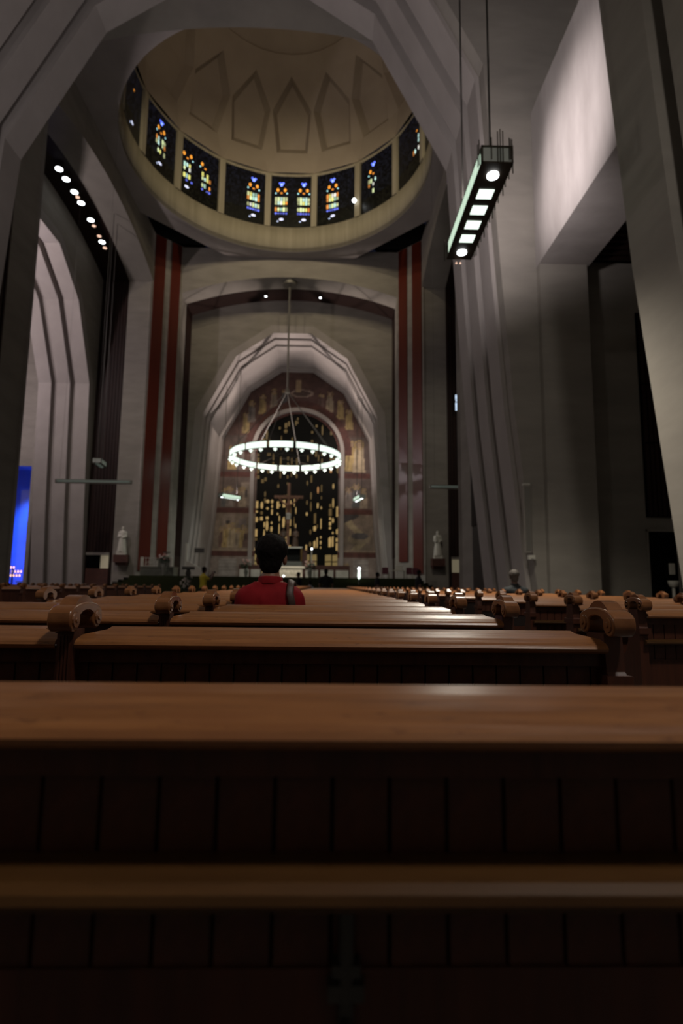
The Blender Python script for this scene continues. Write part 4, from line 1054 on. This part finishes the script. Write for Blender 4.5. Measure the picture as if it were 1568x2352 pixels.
# crucifix with two standing figures on a plinth
CX, CYc = -4.92, 68.5
cr = empty('crucifix', (CX, CYc, 0)); tag(cr, 'tall wooden crucifix in front of the amber window', 'crucifix')
zc0 = ZP
B().box(-.16, .16, -.13, .13, zc0, 12.25+ZC).ob('upright', 'crosswood', cr); B().box(-1.75, 1.75, -.14, .12, 10.35+ZC, 10.72+ZC).ob('crossbeam', 'crosswood', cr)
zb = 10.5+ZC
corp = [('e', (0, -.30, zb-.72), (.17, .19, .24)), ('c', (0, -.26, zb-1.0), (0, -.24, zb-1.9), .30, .23), ('c', (0, -.24, zb-1.9), (.02, -.24, zb-2.2), .24, .25), ('c', (-.05, -.26, zb-2.2), (-.10, -.36, zb-3.2), .17, .13), ('c', (.12, -.26, zb-2.2), (.10, -.36, zb-3.2), .17, .13), ('c', (-.10, -.36, zb-3.2), (-.03, -.20, zb-4.2), .12, .08), ('c', (.10, -.36, zb-3.2), (.04, -.20, zb-4.2), .12, .08), ('c', (0, -.22, zb-4.2), (0, -.32, zb-4.45), .10, .07),
        ('c', (-.22, -.24, zb-1.0), (-.75, -.2, zb-.62), .12, .10), ('c', (-.75, -.2, zb-.62), (-1.25, -.2, zb-.08), .095, .07), ('c', (.22, -.24, zb-1.0), (.75, -.2, zb-.62), .12, .10), ('c', (.75, -.2, zb-.62), (1.25, -.2, zb-.08), .095, .07), ('e', (-1.32, -.2, zb+.02), (.10, .06, .09)), ('e', (1.32, -.2, zb+.02), (.10, .06, .09)), ('c', (0, -.25, zb-.8), (0, -.25, zb-1.0), .10, .12)]
link('corpus', nets(lambda P: union(P, corp, .06), (-1.6, -.75, zb-4.8), (1.6, .2, zb+.3), .055, 'corpus'), 'crosswood', cr)
B().box(-.34, .34, -.50, -.10, zb-2.45, zb-2.0).ob('loincloth', 'statue', cr) if False else link('loincloth', nets(lambda P: np.maximum(union(P, corp[1:5], .06)-.03, np.maximum(P[..., 2]-(zb-1.95), (zb-2.75)-P[..., 2])), (-.6, -.8, zb-3), (.6, .3, zb-1.8), .05, 'loincloth'), 'white_paint', cr)
pl = B().box(-2.2, 2.2, -.6, .6, 0, 4.0+ZC-ZP).box(-2.4, 2.4, -.7, .7, 4.0+ZC-ZP, 4.15+ZC-ZP)
po = pl.ob('plinth', 'stone'); po.location = (CX+.1, CYc+.9, ZP); tag(po, 'dark plinth carrying the carved figures beside the crucifix', 'plinth')
statue('statue', (CX-.62, CYc+.6, 4.38+ZC), 0, 'dark carved mourning figure left of the crucifix', 'darkwood_fig', 2.5)
statue('statue', (CX+.85, CYc+.6, 4.38+ZC), 0, 'dark carved mourning figure right of the crucifix', 'darkwood_fig', 2.5)
# ------------------------------------------------------------------ altar and furniture of the sanctuary
YAl = 60.0
al = empty('altar', (-3.95, YAl, ZP)); tag(al, 'white carved marble altar table brightly lit in the middle', 'altar')
B().box(-1.55, 1.55, -.6, .6, 1.05, 1.28).ob('table_top', 'marble', al); B().box(-1.25, 1.25, -.45, .45, 0, 1.05).ob('base', 'marble', al)
for i in range(6):
    B().ball((-1.0+i*.4, -.46, .52+.08*(i % 2)), (.17, .05, .26), 8).ob('relief', 'marble', al, True)
B().box(-1.8, 1.8, -.9, .8, -.0, .10).ob('step', 'grey_marble', al)
tb = empty('tabernacle', (-4.0, 63.2, ZP)); tag(tb, 'glazed tabernacle shrine with gilded posts behind the altar', 'tabernacle')
B().box(-1.1, 1.1, -.6, .6, 0, 1.9).ob('base', 'grey_marble', tb); B().box(-1.1, 1.1, -.5, .5, 3.35, 3.5).ob('canopy', 'marble', tb)
for x in (-1.0, 1.0):
    for y in (-.42, .42): B().cyl((x, y, 1.9), (x, y, 3.35), .07, n=8).ob('gilded_post', 'gold', tb)
B().box(-.9, .9, -.05, .05, 1.9, 3.35).ob('screen', 'lead', tb)
for x0, x1, lab in ((-9.6, -7.2, 'left'), (-2.6, 2.3, 'right')):
    t = empty('choir_stall', (x0, 61.5, ZP)); tag(t, 'low choir stall of red-brown wood with pale panels %s of the altar' % lab, 'choir stall')
    L = x1-x0; B().box(0, L, 0, .5, 0, 1.45).ob('back', 'stone', t)
    n = 2 if lab == 'left' else 3
    for i in range(n): B().box(L*(i+.08)/n, L*(i+.92)/n, -.06, 0, .12, .95).ob('panel', 'marble', t)
def flowers(loc, label, r=.45, zv=.7, cols=('petal',), n=34, seed=1):
    t = empty('flower_vase', loc); tag(t, label, 'flowers')
    B().lathe([(0, 0), (.16, 0), (.12, .1), (.22, zv*.6), (.17, zv), (0, zv)], n=12).ob('vase', 'grey_marble', t, True)
    rg = random.Random(seed); b = B(); f = {c: B() for c in cols}
    for i in range(n*2):
        a, q = rg.uniform(0, 6.28), r*rg.random()**.5; z = zv+rg.uniform(0, r*1.3)*(1.1-q/r*.5)
        b.ball((q*math.cos(a), q*math.sin(a), z), (.09, .09, .05), 4)
    for i in range(n):
        a, q = rg.uniform(0, 6.28), r*rg.random()**.4; z = zv+.15+rg.uniform(.1, r*1.3)
        f[rg.choice(cols)].ball((q*math.cos(a), q*math.sin(a), z), .075, 4)
    tag(b.ob('foliage', 'leaf', t), kind='stuff')
    for c in cols: tag(f[c].ob('blossoms', c, t), kind='stuff')
flowers((-8.45, YAl-1.0, ZP), 'vase of pale flowers left of the red-shirted person', .55, 1.0, ('petal', 'pink'), 30, 1)
flowers((-1.9, YAl-1.3, ZP), 'vase of pale flowers right of the altar', .55, 1.0, ('petal', 'pink'), 30, 2)
# pulpit on the left
pp = empty('pulpit', (-16.05, 50.6, ZP)); tag(pp, 'grey marble pulpit with white posts and lattice panel below the red stripes', 'pulpit')
B().box(-.3, 2.55, -.5, 1.2, 0, .72).ob('base', 'grey_marble', pp); B().box(-.35, 2.6, -.55, 1.25, .72, .80).ob('base_cap', 'grey_marble', pp)
for x in (-.22, 2.35): B().box(x-.10, x+.10, -.48, -.28, .0 if x > 0 else -.0, 1.62).ob('post', 'white_paint', pp)
lt = B().box(0, 1.1, -.46, -.40, .82, .88).box(0, 1.1, -.46, -.40, 1.52, 1.58).ob('lattice_frame', 'white_paint', pp)
for i in range(8):
    rg = random.Random(i); x = .08+.135*i
    B().cyl((x, -.43, .85), (x+rg.uniform(-.12, .12), -.43, 1.55), .022, n=5).cyl((x, -.43, 1.0+.1*(i % 3)), (x+.14, -.43, 1.15+.12*(i % 2)), .02, n=5).ob('lattice_bar', 'white_paint', pp)
B().box(1.2, 2.3, -.42, -.34, .8, 1.6).ob('grey_panel', 'grey_marble', pp)
ls = empty('book_stand', (-14.7, 52.2, ZP)); tag(ls, 'black book stand above the flowers at the pulpit', 'book stand'); B().cyl((0, 0, 0), (0, 0, 2.1), .04, n=8).ob('pole', 'cable', ls); B().box(-.3, .3, -.18, .18, 2.1, 2.2).ob('desk', 'cable', ls)
flowers((-14.05, 49.3, ZP), 'large urn of pink and white flowers at the pulpit', .42, 1.15, ('petal', 'pink'), 28, 3)
rp = empty('stair_parapet', (-12.9, 52.2, ZP)); tag(rp, 'sloping white stair parapet right of the pulpit', 'parapet')
b = B(); b.prism([(0, 0), (0, 1.35), (.25, 1.35), (1.7, .55), (1.7, 0)], -.08, .08, T_y); b.ob('wall', 'white_paint', rp); B().box(-.12, .06, -.12, .12, 0, 3.0).ob('post', 'white_paint', rp)
sg = B().box(-.45, .45, -.06, .06, 0, .45).cyl((0, 0, -2.2), (0, 0, 0), .03, n=6).ob('notice_board', 'cable'); sg.location = (-12.0, 53.2, ZP+2.2); tag(sg, 'small dark notice board on a thin stand right of the red stripes', 'notice board')
# flower stand in front of the steps
fs_ = empty('flower_stand', (-7.2, 29.6, 0)); tag(fs_, 'dark stand dressed with white flowers left of the yellow-shirted person', 'flower stand')
B().cyl((0, 0, 0), (0, 0, 1.75), .10, n=8).box(-.28, .28, -.2, .2, 1.75, 1.9).ball((0, 0, 1.55), (.14, .14, .2), 6).ob('stand', 'cable', fs_)
b, f = B(), B(); rg = random.Random(9)
for i in range(50):
    a = rg.uniform(0, 6.28); q = rg.uniform(.05, .34); z = rg.uniform(.75, 1.35)
    (b if i % 2 else f).ball((q*math.cos(a), q*math.sin(a)-.1, z), .055 if i % 2 == 0 else .07, 4)
tag(b.ob('foliage', 'leaf', fs_), kind='stuff'); tag(f.ob('blossoms', 'petal', fs_), kind='stuff')
# chairs and credence table on the right of the sanctuary
def chair(loc, rz, label, m):
    t = empty('sanctuary_chair', loc, rz); tag(t, label, 'chair', 'chairs of the sanctuary')
    B().box(-.28, .28, -.28, .28, .42, .50).ob('seat', m, t); B().box(-.28, .28, .24, .30, .5, 1.05).ob('backrest', m, t)
    for x in (-.25, .25):
        for y in (-.25, .25): B().box(x-.025, x+.025, y-.025, y+.025, 0, .42).ob('leg', 'white_paint', t)
chair((5.25, 52.5, ZP), 0, 'burgundy upholstered chair left of the white table', 'chair_red')
chair((7.45, 52.3, ZP), 0, 'burgundy upholstered chair behind the masked person', 'chair_red')
chair((8.2, 53.4, ZP), 0, 'burgundy upholstered chair by the right red panels', 'chair_red')
t = empty('credence_table', (6.3, 52.4, ZP)); tag(t, 'small white table with a raised back right of the altar', 'table')
B().box(-.75, .75, -.35, .35, .72, .80).ob('table_top', 'white_paint', t); B().box(-.1, .55, .1, .3, .8, 1.25).ob('box', 'white_paint', t)
for x in (-.68, .68):
    for y in (-.28, .28): B().box(x-.05, x+.05, y-.05, y+.05, 0, .72).ob('leg', 'white_paint', t)
# candle lamp, small lamps near the altar
t = empty('tall_candle', (-1.80, 61.1, ZP)); tag(t, 'tall white candle on a stand right of the altar', 'candle'); B().cyl((0, 0, 0), (0, 0, 1.9), .05, n=8).cyl((0, 0, 0), (0, 0, .06), .3, n=12).ob('stand', 'steel', t); B().cyl((0, 0, 1.9), (0, 0, 3.1), .06, n=8).ob('shaft', 'white_paint', t); B().ball((0, 0, 3.2), .10, 6).ob('flame', 'bulb', t)
t = empty('reliquary_lamp', (2.55, 47.3, ZP-.8)); tag(t, 'small shining crystal lamp on a stand right of the altar', 'lamp'); B().cyl((0, 0, 0), (0, 0, .9), .06, n=8).ob('stand', 'steel', t); B().ball((0, 0, 1.55), .13, 8).ob('globe', 'bulb', t, True); B().lathe([(.03, .6), (.14, .9), (.10, 1.4), (.04, 1.45)], n=10).ob('crystal', 'white_glass', t, True)
t = B().ball((0, 0, 0), .09, 8).ob('altar_spotlight', 'bulb', None, True); t.location = (-4.0, 51.5, .75+ZC); tag(t, 'tiny white spotlight just right of the red-shirted neck', 'spotlight')
B().cyl((0, 0, -.55), (0, 0, -.05), .03, n=6).ob('stem', 'cable', t)
# door lobbies seen at the foot of the timber reveals
for s_, x0, lab in ((-1, -A-18.4, 'left'), (1, -A+16.3, 'right')):
    x0, x1 = (x0, x0+2.1) if s_ < 0 else (x0, x0+2.1)
    t = empty('door_%d' % (2 if s_ < 0 else 3), (x0, YJ-.02, 0)); tag(t, 'doorway with a lit lobby at the foot of the %s timber reveal' % lab, None, None, 'structure')
    B().box(.0, 2.1, -.05, .0, 0, 2.35).ob('leaf', 'stone', t)
    if s_ < 0: B().box(1.35, 2.1, -.05, .0, 2.35, 3.6).ob('lit_pane', 'lit_room', t); B().box(0, 1.35, -.05, 0, 2.35, 3.6).ob('dark_pane', 'black', t)
    else: B().box(0, 2.1, -.05, 0, 2.35, 3.6).ob('lit_pane', 'lit_room', t)
    B().box(-.05, 2.15, -.12, 0, 3.6, 3.85).ob('lintel', 'concrete', t)
for loc, lab in (((13.6, 54.2, 4.0), 'small red exit light above the lit lobby on the right'), ((6.55, 24.2, 4.4), 'small red exit light beside the dark timber on the right')):
    o = B().box(-.16, .16, -.05, .05, -.09, .09).ob('exit_light', 'exit'); o.location = loc; tag(o, lab, 'exit light')
    B().box(-.19, .19, .03, .06, -.12, .12).ob('housing', 'cable', o)
# small stained window glints deep in the right reveal
gl = empty('window_%d' % (wn+2), (-A+16.9, YJ-.06, 18.3)); tag(gl, 'small white-blue stained glass light in the dark right reveal', None, None, 'structure')
B().box(-.30, .55, .0, .05, -.5, 1.9).ob('lead_backing', 'lead', gl)
for (x, z, w_, h_) in ((-.05, .05, .22, .22), (.2, 0, .2, .22), (-.05, .3, .4, .55), (-.02, .95, .2, .2), (.18, .95, .18, .2), (-.05, 1.2, .42, .45)):
    o = B().box(x, x+w_, -.03, .0, z, z+h_).ob('pane', 'glint', gl)
o = B().cyl((0, 0, 0), (0, -.1, 0), .10, n=10).ob('wall_lamp', 'warm_bulb'); o.location = (-A+17.2, YJ-.05, 9.6); tag(o, 'tiny lamp on the dark timber reveal on the right', 'wall lamp')
# column loudspeaker and small box on the right wall
t = empty('column_speaker', (6.42, YN-.02, 2.15)); tag(t, 'tall pale column loudspeaker on the right concrete wall', 'loudspeaker')
B().box(-.10, .10, -.14, 0, 0, 2.2).ob('case', 'concrete', t); B().box(-.11, .11, -.15, 0, 2.2, 2.26).ob('top_cap', 'white_paint', t); B().box(-.08, .08, -.15, -.14, .05, 2.15).ob('grille', 'steel', t)
t = B().box(-.10, .10, -.16, 0, -.05, .09).cyl((0, -.16, .0), (0, -.22, -.01), .03, n=10).ob('wall_box', 'white_paint'); t.location = (6.52, YN-.02, 1.98); tag(t, 'small white box below the column loudspeaker', 'wall box')
# white holy water stand at the far right
t = empty('font_stand', (10.95, YN-.35, 0)); tag(t, 'slim white stand with a bowl in the right doorway', 'stand'); B().lathe([(0, 0), (.16, 0), (.05, .1), (.045, 1.1), (0, 1.1)], n=12).ob('stem', 'white_paint', t, True); B().lathe([(0, 1.08), (.12, 1.12), (.17, 1.3), (.15, 1.3), (0, 1.2)], n=14).ob('bowl', 'white_paint', t, True); B().box(-.08, .08, .0, .06, 1.5, 1.85).ob('notice', 'white_paint', t)
